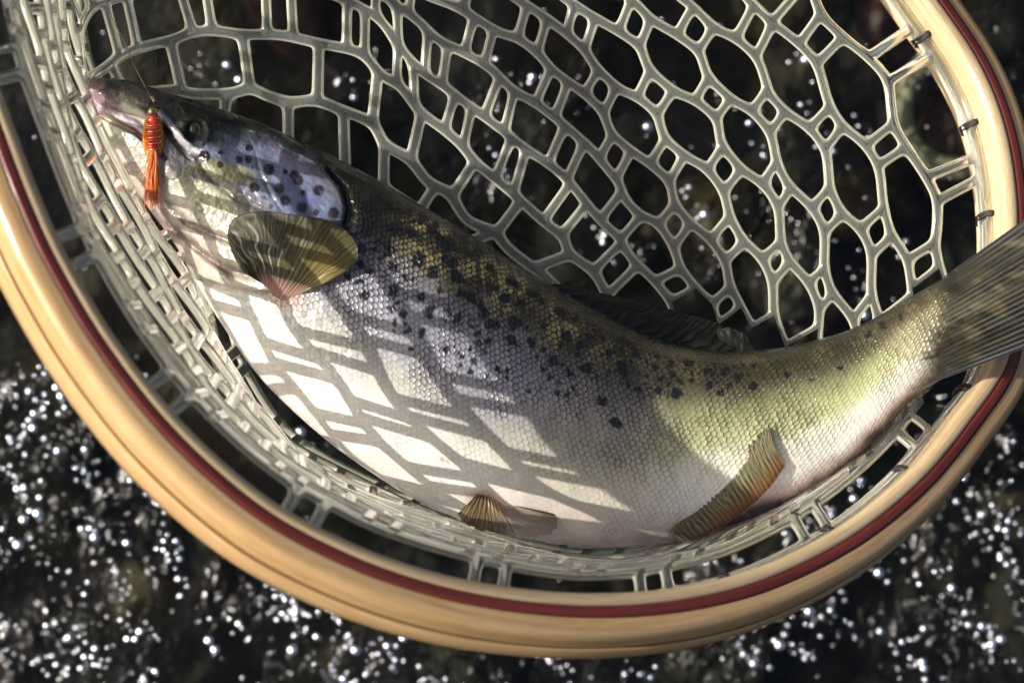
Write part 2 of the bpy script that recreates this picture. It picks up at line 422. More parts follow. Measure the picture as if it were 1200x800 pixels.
# ---------------------------------------------------------------- rubber
def rubber_material():
    m = Mat('clear_rubber'); tc = m.n('ShaderNodeTexCoord'); v = tc.outputs['Object']
    a = m.n('ShaderNodeTexNoise', {'Vector': v, 'Scale': 900.0, 'Detail': 3.0})
    b = m.n('ShaderNodeTexNoise', {'Vector': v, 'Scale': 60.0, 'Detail': 2.0})
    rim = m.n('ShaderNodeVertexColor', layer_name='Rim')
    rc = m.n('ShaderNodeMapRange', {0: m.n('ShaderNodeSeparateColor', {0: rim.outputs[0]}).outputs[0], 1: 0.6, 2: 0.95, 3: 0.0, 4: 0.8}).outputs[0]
    col = m.mix(m.math('ADD', rc, m.math('MULTIPLY', b.outputs[0], 0.3)), (0.78, 0.85, 0.80, 1), (0.95, 0.92, 0.70, 1))  # creamier towards the bar edges, painting light refracted at the borders
    bp = m.n('ShaderNodeBump', {'Height': a.outputs[0], 'Strength': 0.10, 'Distance': 0.0006})
    gl = m.n('ShaderNodeBsdfPrincipled', {'Base Color': (0.94, 0.97, 0.93, 1), 'Roughness': 0.07, 'IOR': 1.43, 'Transmission Weight': 1.0, 'Normal': bp.outputs[0]})
    df = m.n('ShaderNodeBsdfDiffuse', {'Color': col, 'Normal': bp.outputs[0]})
    tl = m.n('ShaderNodeBsdfTranslucent', {'Color': (0.84, 0.82, 0.62, 1), 'Normal': bp.outputs[0]})
    d2 = m.n('ShaderNodeMixShader', {0: 0.45, 1: df.outputs[0], 2: tl.outputs[0]})
    rf = m.n('ShaderNodeMapRange', {0: m.n('ShaderNodeSeparateColor', {0: rim.outputs[0]}).outputs[0], 1: 0.72, 2: 0.96, 3: 0.13, 4: 0.85}).outputs[0]  # bright border of refracted light is put into the bar edges
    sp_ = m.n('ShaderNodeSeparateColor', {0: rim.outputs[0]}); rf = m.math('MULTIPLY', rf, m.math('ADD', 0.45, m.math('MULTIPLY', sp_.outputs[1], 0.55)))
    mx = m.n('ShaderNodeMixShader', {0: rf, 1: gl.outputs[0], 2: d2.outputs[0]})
    tp = m.n('ShaderNodeBsdfTransparent', {'Color': (0.9, 0.88, 0.8, 1)})
    m2 = m.n('ShaderNodeMixShader', {0: 0.10, 1: mx.outputs[0], 2: tp.outputs[0]})
    return m.done(m2.outputs[0])
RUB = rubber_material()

class Lattice:
    """moulded rubber mesh: every cell is a ring of rubber from the strand centre lines to a rounded hole"""
    def __init__(s): s.v = []; s.f = []; s.n = 0; s.t = []; s.kind = 1.0
    def cell(s, loop3, wid, hgt, N=44, K=4):
        """loop3: closed 3-D boundary polyline (units) whose corners are the junctions"""
        q = np.vstack([loop3, loop3[:1]]); L = arclen(q)[-1]
        N = int(min(64, max(32, L / 3.8)))
        b = resample(q, N + 1)[:-1]
        c = b.mean(0)
        nv = np.zeros(3)
        r = b - c; nv = np.sum(np.cross(r, np.roll(r, -1, 0)), 0); A = np.linalg.norm(nv) / 2; nv /= np.linalg.norm(nv) + 1e-9
        tg = np.roll(b, -1, 0) - np.roll(b, 1, 0); tg /= np.linalg.norm(tg, axis=1)[:, None] + 1e-9
        inn = np.cross(nv, tg)
        w_ = min(wid, 0.80 * A / L * 1.6)
        h = b + inn * w_
        # drop the samples that fell closer to another side than the strand is wide, and fill in between
        dm = np.linalg.norm(h[:, None] - b[None], axis=2).min(1); ok = dm > w_ * 0.93
        if ok.sum() > 6:
            ii = np.arange(N); iv = ii[ok]
            ex = np.concatenate([iv - N, iv, iv + N]); hv = np.concatenate([h[ok]] * 3)
            h = np.stack([np.interp(ii, ex, hv[:, q]) for q in range(3)], -1)
        # rounded corners, at an unchanged opening
        area = lambda q: np.linalg.norm(np.sum(np.cross(q - q.mean(0), np.roll(q - q.mean(0), -1, 0)), 0)) / 2
        a0 = area(h); per = np.linalg.norm(np.roll(h, -1, 0) - h, axis=1).sum() / N
        its = int(np.clip(2 * (6.0 / max(per, 1))**2, 3, 22))
        for _ in range(its): h = 0.5 * h + 0.25 * (np.roll(h, 1, 0) + np.roll(h, -1, 0))
        h = h.mean(0) + (h - h.mean(0)) * min(1.22, math.sqrt(a0 / max(area(h), 1)))
        # local normal per sample, blended from the surface
        rows = []
        ts = np.sin(np.linspace(0, math.pi / 2, K + 1))
        for t in ts: rows.append((b * (1 - t) + h * t, hgt * math.sqrt(max(0, 1 - t * t)) ** 0.8))
        vs = []; 
        for p, z in rows: vs.append(p + nv * z)
        for p, z in rows[-2::-1]: vs.append(p - nv * z)
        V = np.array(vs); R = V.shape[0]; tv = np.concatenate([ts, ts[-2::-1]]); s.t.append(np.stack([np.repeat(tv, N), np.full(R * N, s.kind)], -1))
        s.v.append(V.reshape(-1, 3)); s.f.append(grid_faces(R, N, False, True, s.n)); s.n += R * N

def strand_between(curve3, cum, s0, s1, n=14):
    t = np.linspace(s0, s1, n)
    return np.stack([np.interp(t, cum, curve3[:, k]) for k in range(3)], -1)

class Strand:
    def __init__(s, p3):
        s.p = np.asarray(p3); s.c = arclen(s.p)
    def loc(s, q):   # arc position nearest to point q
        return s.c[int(np.argmin(np.linalg.norm(s.p - q, axis=1)))]

def U(px, py, z):   # plan coordinates + height -> units, X right Y up
    return P(px, py, z) / S

lat = Lattice()
# ---- the flat upper part of the bag, strand by strand (plan coordinates)
def sheet_z(px, py):
    px = np.asarray(px, float); py = np.asarray(py, float)
    z = -62 + 6 * np.sin(px / 90.0) * np.cos(py / 70.0)
    z = z + 0.0011 * np.maximum(0, 70 - py)**2 * (1 - 0.75 * sm(300, 1000, px))
    z = z + 90 * sm(230, 60, px)
    return z

ST = {
 1: [(935,-60),(952,-10),(964,20),(990,45),(1018,68),(1040,95),(1047,145),(1062,172),(1085,207),(1098,235),(1097,275),(1095,287),(1102,318),(1112,345),(1120,380)],
 2: [(815,-65),(870,-8),(900,22),(937,52),(957,75),(967,108),(973,125),(987,147),(1014,170),(1030,197),(1034,230),(1036,243),(1044,273),(1063,304),(1069,340),(1075,380)],
 3: [(735,-70),(790,-10),(812,8),(836,32),(863,46),(887,68),(898,98),(903,112),(922,132),(948,150),(967,175),(971,205),(973,222),(986,248),(1009,270),(1021,297),(1021,340),(1028,368),(1036,405)],
 4: [(655,-70),(735,-5),(762,22),(795,42),(820,62),(829,88),(857,116),(882,131),(903,157),(910,188),(923,215),(952,244),(966,272),(966,312),(975,342),(1000,375),(1008,415)],
 5: [(600,-52),(665,0),(695,20),(725,37),(750,55),(760,80),(790,107),(815,118),(840,140),(845,167),(868,197),(895,217),(912,244),(915,282),(925,305),(948,332),(960,362),(958,395),(962,430)],
 6: [(520,-60),(585,-15),(610,2),(645,25),(683,56),(697,77),(725,104),(747,114),(770,134),(778,160),(802,182),(828,198),(848,225),(855,252),(870,280),(892,302),(905,330),(907,367),(917,397),(930,440)],
 7: [(420,-55),(495,-8),(535,8),(582,37),(607,45),(632,64),(648,83),(685,110),(707,132),(716,156),(740,177),(762,192),(785,214),(790,237),(808,260),(832,280),(850,307),(856,335),(880,383),(886,405),(900,440)],
 8: [(330,-75),(440,-10),(487,22),(512,46),(540,60),(572,78),(600,105),(625,119),(652,139),(690,172),(704,188),(725,214),(733,234),(751,252),(772,263),(790,291),(798,315),(818,340),(834,357),(842,382),(860,430)],
 9: [(92,38),(105,12),(130,0),(170,-8),(230,-18),(310,-22),(360,-16),(415,5),(447,25),(462,47),(477,66),(497,86),(520,101),(542,118),(568,137),(592,155),(614,173),(643,192),(665,211),(702,256),(725,278),(740,302),(768,330),(786,353),(792,370),(810,420)],
 10: [(94,98),(122,80),(142,65),(170,54),(200,47),(225,38),(250,36),(285,40),(330,41),(375,51),(412,58),(430,67),(447,88),(470,101),(492,130),(520,151),(542,170),(558,190),(600,225),(635,257),(660,277),(668,297),(695,317),(710,342),(730,390)],
 11: [(90,125),(150,112),(200,106),(227,110),(267,110),(295,104),(312,112),(340,120),(370,118),(400,129),(437,145),(450,168),(482,188),(500,212),(528,228),(547,258),(580,272),(594,290),(622,312),(650,335),(690,390)],
 12: [(100,160),(200,155),(262,150),(300,158),(340,176),(372,182),(405,205),(430,215),(452,222),(480,240),(520,270),(560,300),(600,335),(640,370)],
}
# beyond the picture the strands go on over the top of the bag, parallel to the hoop, to the left wall
O_ARC = np.array([(-14, -170), (30, -262), (130, -322), (290, -352), (460, -350), (630, -318), (770, -250), (875, -150)], float)
I_ARC = np.array([(84, 5), (92, -18), (110, -32), (140, -42), (170, -50), (200, -56), (230, -62), (262, -70)], float)
PRE = {}
for k in range(1, 9):
    f = (k - 1) / 8.0; pre = O_ARC * (1 - f) + I_ARC * f
    PRE[k] = pre; ST[k] = [tuple(p) for p in pre] + ST[k]
def rim_z(px, py): return np.array([hoop_point(a, b)[2] for a, b in zip(np.atleast_1d(px), np.atleast_1d(py))]) - 60
def top_z(k, px, py):
    z = sheet_z(px, np.maximum(py, -70)); f = (k - 1) / 8.0
    if k in PRE:
        w_ = sm(-60, -130 + 40 * f, py) * (1 - f)**.9; z = z * (1 - w_) + rim_z(px, py) * w_
    return z
def sheet_strand(k):
    n_ = 700 if k in PRE else 400
    c = catmull(ST[k], n_); z = top_z(k, c[:, 0], c[:, 1])
    # the strands near the right rim rise to its inner lower edge
    z = z + 3 * np.sin(c[:, 0] / 24.0 + k)
    return Strand(U(c[:, 0], c[:, 1], z))
SS = {k: sheet_strand(k) for k in ST}

PAIRS = {
 (1, 2): [((935,-42),(905,-12)),((950,-25),(922,5)) , ((961,18),(938,50)),((987,45),(960,74)),((1047,145),(1015,170)),((1062,172),(1032,194)),((1096,285),(1065,304)),((1099,314),(1070,338))],
 (2, 3): [((795,-75),(770,-45)),((815,-55),(792,-20)),((880,10),(864,44)),((903,30),(887,66)),((973,124),(949,150)),((988,148),(968,174)),((1035,244),(1008,269)),((1045,276),(1022,299)),((1070,345),(1050,372))],
 (3, 4): [((722,-80),(700,-45)),((748,-55),(725,-20)),((811,9),(794,40)),((836,33),(818,61)),((898,105),(882,130)),((920,131),(903,156)),((972,220),(952,243)),((987,251),(966,272)),((1019,346),(1000,373)),((1030,380),(1008,405))],
 (4, 5): [((660,-66),(640,-35)),((680,-50),(662,-12)),((737,3),(726,37)),((762,24),(750,54)),((830,91),(815,117)),((856,115),(839,139)),((911,190),(893,216)),((926,220),(911,243)),((966,315),(948,332)),((976,345),(960,362)),((1005,400),(965,425))],
 (5, 6): [((600,-50),(585,-20)),((615,-42),(602,-5)),((672,6),(664,40)),((697,22),(686,58)),((761,84),(747,113)),((788,106),(771,135)),((847,172),(829,198)),((868,200),(848,225)),((912,284),(893,303)),((926,307),(905,331)),((959,385),(920,405))],
 (6, 7): [((530,-52),(520,-8)),((556,-35),(545,10)),((617,8),(607,44)),((641,24),(630,62)),((699,84),(686,110)),((722,103),(708,132)),((779,163),(762,192)),((801,183),(785,213)),((853,255),(833,280)),((871,284),(850,306)),((907,369),(882,384))],
 (7, 8): [((458,-30),(458,4)),((480,-15),(478,17)),((555,20),(544,61)),((577,36),(567,75)),((644,82),(628,120)),((665,97),(651,138)),((716,160),(702,185)),((739,178),(722,210)),((788,240),(772,263)),((808,264),(790,290)),((854,338),(833,356)),((867,362),(845,380))],
 (8, 9): [((345,-68),(345,-20)),((372,-50),(372,-14)),((441,-6),(441,18)),((465,6),(468,52)),((500,38),(497,86)),((523,54),(518,100)),((583,92),(568,137)),((602,108),(591,154)),((661,150),(643,192)),((683,168),(664,210)),((728,224),(705,258)),((751,253),(727,280)),((796,314),(768,330)),((815,338),(788,354))],
 (9, 10): [((92,40),(97,96)),((122,4),(141,66)),((147,-5),(163,56)),((212,-14),(226,38)),((240,-18),(248,36)),((312,-22),(314,40)),((340,-20),(344,42)),((406,0),(406,57)),((428,12),(427,65)),((466,55),(464,97)),((484,74),(486,120)),((531,112),(521,152)),((551,127),(543,171)),((598,162),(580,208)),((616,176),(602,228)),((668,215),(637,258)),((687,240),(658,276)),((727,285),(696,317)),((748,312),(714,345)),((795,385),(735,400))],
 (10, 11): [((95,98),(92,124)),((130,76),(150,112)),((200,47),(213,107)),((285,40),(293,105)),((373,51),(373,118)),((443,84),(436,145)),((493,131),(481,188)),((557,190),(530,229)),((611,235),(582,273)),((668,300),(625,314)),((725,380),(690,388))],
 (11, 12): [((110,122),(120,158)),((180,108),(195,155)),((265,110),(262,150)),((338,120),(338,175)),((402,130),(405,204)),((450,170),(448,222)),((510,218),(490,248)),((580,272),(540,290)),((650,336),(610,344))],
}
def row_cells(A, B, struts, width, hgt):
    """cells between two strands; struts = list of (point on A, point on B) in units"""
    ss = sorted([(A.loc(a), B.loc(b)) for a, b in struts])
    for (a0, b0), (a1, b1) in zip(ss[:-1], ss[1:]):
        if a1 - a0 < 8 or b1 - b0 < 5: continue
        la = strand_between(A.p, A.c, a0, a1); lb = strand_between(B.p, B.c, b1, b0)
        def strut(p, q):
            t = np.linspace(0, 1, 8)[1:-1, None]; return p * (1 - t) + q * t
        loop = np.vstack([la, strut(la[-1], lb[0]), lb, strut(lb[-1], la[0])])
        lat.cell(loop, width, hgt)

for (i, j), st in PAIRS.items():
    pts = []
    for a, b in st:
        if a[1] < -38 and (i, j) != (9, 10) and (i, j) != (10, 11): continue
        pts.append((U(a[0], a[1], sheet_z(*a)), U(b[0], b[1], sheet_z(*b))))
    if i in PRE and j in (PRE if j < 9 else {9: 0}):
        A_, B_ = SS[i], SS[j]
        eA = min(A_.loc(p[0]) for p in pts); eB = min(B_.loc(p[1]) for p in pts)
        npair = max(1, int(round((eA + eB) / 2 / 135)))
        for q in range(npair):
            fr_ = (q + (.5 if i % 2 else .15)) / npair * .93; hw = 15 / max(eA, 60)
            for sg in (-1, 1):
                u = min(max(fr_ + sg * hw, 0.001), .97)
                pts.append((A_.p[int(np.searchsorted(A_.c, u * eA))], B_.p[int(np.searchsorted(B_.c, u * eB))]))
    row_cells(SS[i], SS[j], pts, 6.1 if i < 10 else 7.0, 5.4)

# rim row on the right: cord on the hoop's inner lower edge to strand 1
A_CORD, B_CORD = IA - 2.0, -12.0
def cord_strand(i0, i1, a=A_CORD, b=B_CORD):
    idx = np.arange(i0, i1 + 1); return Strand(np.array([hoop_at(i, a, b) for i in idx]))
i_a, i_b = hoop_index(40, -310), hoop_index(1196, 300)
idxs = np.arange(i_a, i_b + 1 if i_b > i_a else i_b + NR + 1)
C1 = Strand(np.array([hoop_at(i, A_CORD, B_CORD) for i in idxs]))
def near_cord(px, py):
    best, bi = 1e9, 0
    for i, q in enumerate(C1.p):
        k = D / (D - q[2]); d = math.hypot(q[0] * k + 600 - px, 400 - q[1] * k - py)
        if d < best: best, bi = d, i
    return C1.p[bi]
def near_s1(px, py):
    q = SS[1].p; k = D / (D - q[:, 2]); return q[np.argmin(np.hypot(q[:, 0] * k + 600 - px, 400 - q[:, 1] * k - py))]
def on1(px, py): return U(px, py, sheet_z(px, py))
rim_struts = [(near_cord(x0, y0), near_s1(x1, y1)) for x0, y0, x1, y1 in ((985, -105, 905, -110), (1005, -80, 925, -78), (800, -300, 745, -265), (840, -275, 780, -243), (560, -385, 545, -338), (600, -380, 585, -328), (300, -395, 305, -352), (340, -400, 342, -354), (100, -330, 130, -320), (70, -310, 95, -300))] + [(near_cord(1060, 40), on1(1018, 68)), (near_cord(1082, 72), on1(1041, 96)),
              (near_cord(1137, 186), on1(1085, 207)), (near_cord(1144, 213), on1(1098, 236)), (near_cord(1160, 300), on1(1112, 345))]
row_cells(C1, SS[1], rim_struts, 6.8, 5.0)

# ---- the steep wall of the bag between the hoop and the belly of the fish
wall_px = [(-60, -150), (-50, 10), (-16, 130), (30, 248), (62, 316), (120, 412), (200, 512), (300, 600), (400, 655), (500, 691), (600, 711), (700, 718), (800, 711), (900, 686), (1000, 636), (1080, 572), (1140, 500), (1170, 440)]
base_px = [(58, -150), (72, 0), (84, 80), (118, 160), (154, 225), (208, 300), (254, 380), (284, 455), (334, 530), (430, 585), (560, 634), (690, 664), (800, 652), (880, 622), (960, 575), (1030, 520), (1080, 470), (1120, 420)]
NS = 700
j0, j1 = hoop_index(*wall_px[0]), hoop_index(*wall_px[-1])
step = 1
# choose direction so that we pass the bottom of the hoop
jb = hoop_index(600, 711)
seq_f = [(j0 + k) % NR for k in range((j1 - j0) % NR + 1)]; seq_b = [(j0 - k) % NR for k in range((j0 - j1) % NR + 1)]
seq = seq_f if jb in seq_f else seq_b
Rr = resample(np.array([hoop_at(i, A_CORD, B_CORD) for i in seq]), NS)
# base curve in the same parameter
hp = np.array([np.linalg.norm(Rr - hoop_point(*p), axis=1).argmin() for p in wall_px[1:-1]])
tt_ = np.concatenate([[0], hp, [NS - 1]]) / (NS - 1.0)
bb = catmull(np.column_stack([tt_, base_px]), 3000)
tq = np.linspace(0, 1, NS)
Bx = np.interp(tq, bb[:, 0], bb[:, 1]); By = np.interp(tq, bb[:, 0], bb[:, 2])
ker = np.hanning(61); ker /= ker.sum()
Bx = np.convolve(np.pad(Bx, 30, 'edge'), ker, 'valid'); By = np.convolve(np.pad(By, 30, 'edge'), ker, 'valid')
Bb = U(Bx, By, np.full(NS, -58.0))
Bb0 = Bb.copy()
inw = Bb - Rr; inw[:, 2] = 0; hd = np.linalg.norm(inw, axis=1)
# inward direction: towards the middle of the bag
tg_ = np.gradient(Rr[:, :2], axis=0); tg_ /= np.linalg.norm(tg_, axis=1)[:, None]
inw = np.stack([-tg_[:, 1], tg_[:, 0], 0 * tg_[:, 0]], -1)
if np.mean(np.sum(inw * (np.array([0, 0, 0]) - Rr), 1)) < 0: inw = -inw
Bb = Bb + inw * 22
hd = np.maximum(np.sum((Bb - Rr) * inw, 1), 20)
first = np.minimum(40.0, 12 + hd * 0.42)
def wall_curve(d):
    """strand at depth d in 0..1; the first row reaches inwards, the rest drops steeply under the belly"""
    sx = tq; d1 = 0.115
    Q1 = Rr + inw * first[:, None] + np.array([0, 0, -30.0])
    if d <= d1:
        t = d / d1; return Rr * (1 - t) + Q1 * t
    t = (d - d1) / (1 - d1)
    M1 = Q1 + inw * 8 + np.array([0, 0, -150.0]); M2 = Bb - inw * 16; M2[:, 2] = 70
    c = (1 - t)**3 * Q1 + 3 * (1 - t)**2 * t * M1 + 3 * (1 - t) * t * t * M2 + t**3 * Bb
    e = math.sin(math.pi * t)**.7
    c = c + inw * (3.5 * e * np.sin(sx * 37 + d * 9) + 1.5 * e * np.sin(sx * 83 + d * 17))[:, None]
    c[:, 2] += 5 * e * np.sin(sx * 60 + d * 30)
    bul = np.exp(-((sx - 0.40) / 0.06)**2) * math.exp(-((d - 0.84) / 0.13)**2)
    return c - inw * (34 * bul)[:, None]
ROWS = 9; lat.kind = 0.0
depths = [0] + list(np.linspace(0.115, 1.0, ROWS))
WS = [Strand(wall_curve(d)) for d in depths]
def near_wall(px, py):
    k = D / (D - Rr[:, 2]); d = np.hypot(Rr[:, 0] * k + 600 - px, 400 - Rr[:, 1] * k - py); return d.argmin() / (NS - 1.0)
anchors = [near_wall(x, y) for x, y in ((60, 290), (195, 465), (355, 600), (560, 684), (768, 695), (965, 625), (1085, 520))]
sp = anchors[1] - anchors[0]
c_ = [anchors[0] - 4 * sp, anchors[0] - 3 * sp, anchors[0] - 2 * sp, anchors[0] - sp] + anchors + [anchors[-1] + 0.085]
c_ = np.array([x for x in c_ if 0.01 < x < 0.99])
half = np.diff(c_).mean() * 0.085
mid = np.concatenate([[c_[0] - sp / 2], (c_[1:] + c_[:-1]) / 2, [c_[-1] + sp / 2]])
for r in range(len(WS) - 1):
    if r == 0: cs = c_
    else:   # below the first row the mesh is finer along its length
        base_ = np.interp(np.arange(0, len(c_) - 1 + .01, 0.62), np.arange(len(c_)), c_); st_ = np.diff(base_).mean()
        base_ = np.concatenate([base_[0] - st_ * np.arange(8, 0, -1), base_]); base_ = base_[base_ > -st_]
        cs = base_ + (0 if r % 2 == 0 else st_ / 2); cs = cs[cs < .995]
    # rows below the first lean a little, as stretched mesh does
    A, B = WS[r], WS[r + 1]
    ss = []
    for x in cs:
        jx = 0.006 * math.sin(x * 90 + r * 2.1)
        for sg in (-1, 1):
            u = x + sg * half * (1.0 if r == 0 else 0.95) + jx
            u = max(u, 0.0)
            if u < 1.0: ss.append((u, u + (0.0 if r == 0 else 0.004)))
    for (a0, b0), (a1, b1) in zip(ss[:-1], ss[1:]):
        if a1 - a0 < .002: continue
        f = lambda W, u: np.array([np.interp(u, tq, W.p[:, k]) for k in range(3)])
        n_ = 16
        la = np.array([f(A, u) for u in np.linspace(a0, a1, n_)]); lb = np.array([f(B, u) for u in np.linspace(b1, b0, n_)])
        t = np.linspace(0, 1, 8)[1:-1, None]
        loop = np.vstack([la, la[-1] * (1 - t) + lb[0] * t, lb, lb[-1] * (1 - t) + la[0] * t])
        lat.cell(loop, 7.0, 5.4)
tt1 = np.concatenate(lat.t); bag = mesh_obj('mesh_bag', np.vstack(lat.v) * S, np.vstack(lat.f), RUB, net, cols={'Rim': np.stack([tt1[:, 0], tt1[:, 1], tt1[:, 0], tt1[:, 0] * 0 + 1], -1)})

# rim cord, a rubber hem lying in the channel
th = np.linspace(0, 2 * math.pi, 14, endpoint=False)
prof = np.stack([IA - 0.5 + 4.8 * np.cos(th), B_CORD + 3 + 11.0 * np.sin(th)], -1)
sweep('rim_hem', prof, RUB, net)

# black lashings
BLK = simple('black_cord', (0.006, 0.006, 0.007), 0.5, noise=0.5, scale=3000, bump=0.4)
lash_px = [(1066, 59), (1132, 147), (1157, 256), (1150, 468), (1062, 556), (972, 628), (848, 684), (705, 697), (563, 690), (430, 646), (314, 566), (218, 480), (135, 370), (70, 255), (20, 130), (-10, 0)]
inner_pts = np.array([hoop_at(i, IA, -4) for i in range(NR)]); kk = D / (D - inner_pts[:, 2])
ipx = inner_pts[:, 0] * kk + 600; ipy = 400 - inner_pts[:, 1] * kk
proto = None
def lashing(i):
    mb_ = MB()
    c = np.array([-29.5, -9.0])
    for q, off in enumerate((-3.2, 0.0, 3.2)):
        t = np.linspace(0, 2 * math.pi, 20, endpoint=False)
        pa = IA + 1.0 + 8.5 * np.cos(t) + (0.6 if q == 1 else 0); pb = -9.0 + (17.0 + q % 2) * np.sin(t)
        ctr = ring[i]
        pts = ctr + rad[i] * pa[:, None] + nrm * pb[:, None] + tan[i] * (off + 1.5 * np.sin(t + q))[:, None]
        v, f = tube(pts * S, 1.9 * S, 7, closed=True); mb_.add(v, f)
    return mb_.obj('lashing', BLK, net)
for (x, y) in lash_px:
    lashing(int(np.argmin(np.hypot(ipx - x, ipy - y))))

# ---------------------------------------------------------------- the trout
TB = [((96,104),(97,113)),((103,93),(104,134)),((130,91),(118,160)),((165,99),(134,183)),((205,111),(155,217)),((250,125),(180,252)),((300,142),(210,294)),((345,162),(235,340)),
      ((400,188),(268,392)),((450,215),(310,448)),((510,250),(370,505)),((565,283),(430,550)),((620,318),(500,592)),((675,350),(580,622)),((730,378),(660,638)),
      ((790,402),(740,641)),((850,411),(805,632)),((910,408),(868,612)),((965,396),(928,590)),((1010,380),(983,556)),((1050,358),(1030,512)),((1085,338),(1065,472)),((1115,322),(1100,446)),((1150,304),(1142,420)),((1185,300),(1180,390))]
TK = [3, 20, 31, 39, 46, 53, 61, 69, 78, 85, 91, 95, 97, 97, 94, 88, 80, 72, 62, 52, 42, 33, 25, 16, 4]
ZC = [-6, 0, 2, 4, 6, 8, 10, 14, 20, 25, 31, 35, 37, 38, 38, 36, 34, 34, 36, 42, 54, 70, 88, 108, 125]
nk = len(TB)
def fish_color_maps(px, py, v, u_arc, v_arc, side):
    """skin colour with some shade painted in, (edge darkness, scale bump, metal) for points of the skin; v: 0 back .. 1 belly"""
    n = px.shape
    wx = px + 10 * (fbm(px / 22, py / 22, 31) - .5); wy = py + 10 * (fbm(px / 22, py / 22, 37) - .5)
    def C(r, g, b): return np.array([r, g, b])
    col = np.zeros(n + (3,))
    def ramp(stops, x):
        xs = [s[0] for s in stops]; return np.stack([np.interp(x, xs, [s[1][k] for s in stops]) for k in range(3)], -1)
    vn = v + 0.05 * (fbm(px / 30, py / 30, 41) - .5) * 2
    front = ramp([(0, (.012, .012, .008)), (.14, (.022, .020, .011)), (.21, (.10, .09, .06)), (.28, (.20, .19, .20)), (.42, (.26, .26, .30)), (.55, (.30, .295, .30)), (.65, (.40, .385, .34)), (.78, (.62, .60, .53)), (1, (.62, .56, .51))], vn)
    mid_ = ramp([(0, (.012, .012, .008)), (.15, (.035, .030, .016)), (.24, (.12, .11, .085)), (.40, (.26, .24, .23)), (.56, (.31, .29, .22)), (.70, (.50, .47, .36)), (.86, (.58, .51, .43)), (1, (.5, .38, .33))], vn)
    rear = ramp([(0, (.02, .02, .012)), (.11, (.040, .036, .018)), (.22, (.12, .11, .06)), (.36, (.36, .36, .17)), (.50, (.52, .53, .28)), (.60, (.76, .75, .58)), (.80, (.84, .81, .74)), (.89, (.55, .42, .36)), (.95, (.13, .09, .07)), (1, (.07, .05, .04))], vn)  # dark stops at the belly end paint the shaded underside
    a = sm(560, 720, px + 0.35 * (py - 450)); b = sm(720, 830, px)
    col = front * (1 - a)[..., None] + mid_ * a[..., None]
    col = col * (1 - b)[..., None] + rear * b[..., None]
    edge = np.interp(v, [0, .1, .3, .55, .75, 1], [.7, .85, .85, .60, .18, .10])
    edge = edge * (1 - 0.45 * b)
    met = np.interp(v, [0, .08, .16, .30, .45, 1], [.0, .25, .6, .25, .08, .0])
    gold = np.interp(v, [0, .05, .10, .20, .27, 1], [.05, .5, .85, .4, 0, 0]) * (.35 + 1.1 * sm(.4, .6, fbm(px / 26, py / 26, 201))) * sm(430, 520, px) * (1 - sm(640, 760, px) * .85)
    scl = np.interp(v, [0, .1, .5, .72, 1], [.25, .9, 1, .38, .22])
    fade = .30 + .85 * sm(.35, .62, fbm(px / 42 + 7, py / 42 + 3, 211)); scl = scl * fade; edge = np.clip(edge * (.6 + .5 * fade), 0, 1)
    # black spots, ragged
    spots = [(430,267,9),(465,265,9),(425,291,7),(457,293,8),(490,305,9),(460,312,7),(433,318,8),(423,308,6),(461,340,9),(427,346,7),(494,347,6),(508,320,8),(525,287,9),(530,309,7),(536,325,8),(503,365,8),(460,363,4.5),(472,368,4.5),
             (525,366,5.5),(535,372,7),(496,389,6.5),(541,345,6),(553,348,7.5),(567,368,8),(578,380,8),(603,378,8),(600,398,7),(572,398,5.5),(624,402,5.5),(591,349,6),(563,357,5),(508,267,8),(495,255,7),(562,297,7),(575,315,6.5),
             (610,355,6),(664,393,6.5),(648,424,6),(686,431,7),(714,413,5.5),(728,429,6.5),(733,438,5),(706,470,6),(722,495,7),(737,450,4.5),(773,458,5.5),(793,461,6),(831,452,5.5),(850,435,5.5),(865,442,5.5),(883,452,4.5),(922,438,3.5),
             (785,427,5),(808,425,5),(640,380,6),(655,365,6),(680,405,6),(625,345,7),(600,330,7),(548,280,6),(480,245,7),(455,240,6),(690,395,5),(745,415,5),(1035,380,5),(1055,372,4),(1018,392,4),(412,252,6),(414,275,5),
             (950,445,3),(985,430,3),(420,330,5),(655,448,4),(440,283,4),(475,325,4),(515,340,4),(520,303,4),(545,330,4),(587,365,4),(615,385,4),(635,410,4),(676,415,4),(757,440,3.5),(700,440,4)]
    rs = np.random.default_rng(11)
    for k in range(280):
        q = rs.uniform(0, 1); ox = 405 + 480 * q; top = np.interp(ox, [405, 470, 565, 675, 790, 900], [205, 238, 295, 360, 410, 415])
        oy = top + rs.uniform(12, np.interp(ox, [405, 500, 650, 780, 900], [135, 170, 125, 60, 35])); r0 = rs.uniform(2.3, 4.6)
        if all(math.hypot(ox - s0[0], oy - s0[1]) > (r0 + s0[2]) * 1.15 for s0 in spots): spots.append((ox, oy, r0))
    wob_x = px + 8 * (fbm(px / 6, py / 6, 51, 2) - .5); wob_y = py + 8 * (fbm(px / 6, py / 6, 57, 2) - .5)
    sp_ = np.zeros(n)
    for k, (x, y, r) in enumerate(spots):
        dd = np.hypot((wob_x - x) * (0.80 + .25 * h2(k, 1)), (wob_y - y) * (0.80 + .25 * h2(k, 2)))
        sp_ = np.maximum(sp_, 1 - sm(r * .80, r * 1.02, dd))
    col = col * (1 - sp_ * .96)[..., None] + C(.008, .007, .009) * (sp_ * .96)[..., None]
    met = met * (1 - sp_); gold = gold * (1 - sp_)
    red = np.exp(-(np.hypot(px - 518, py - 538) / 2.2)**2) + 0.8 * np.exp(-(np.hypot(px - 524, py - 540) / 1.6)**2)
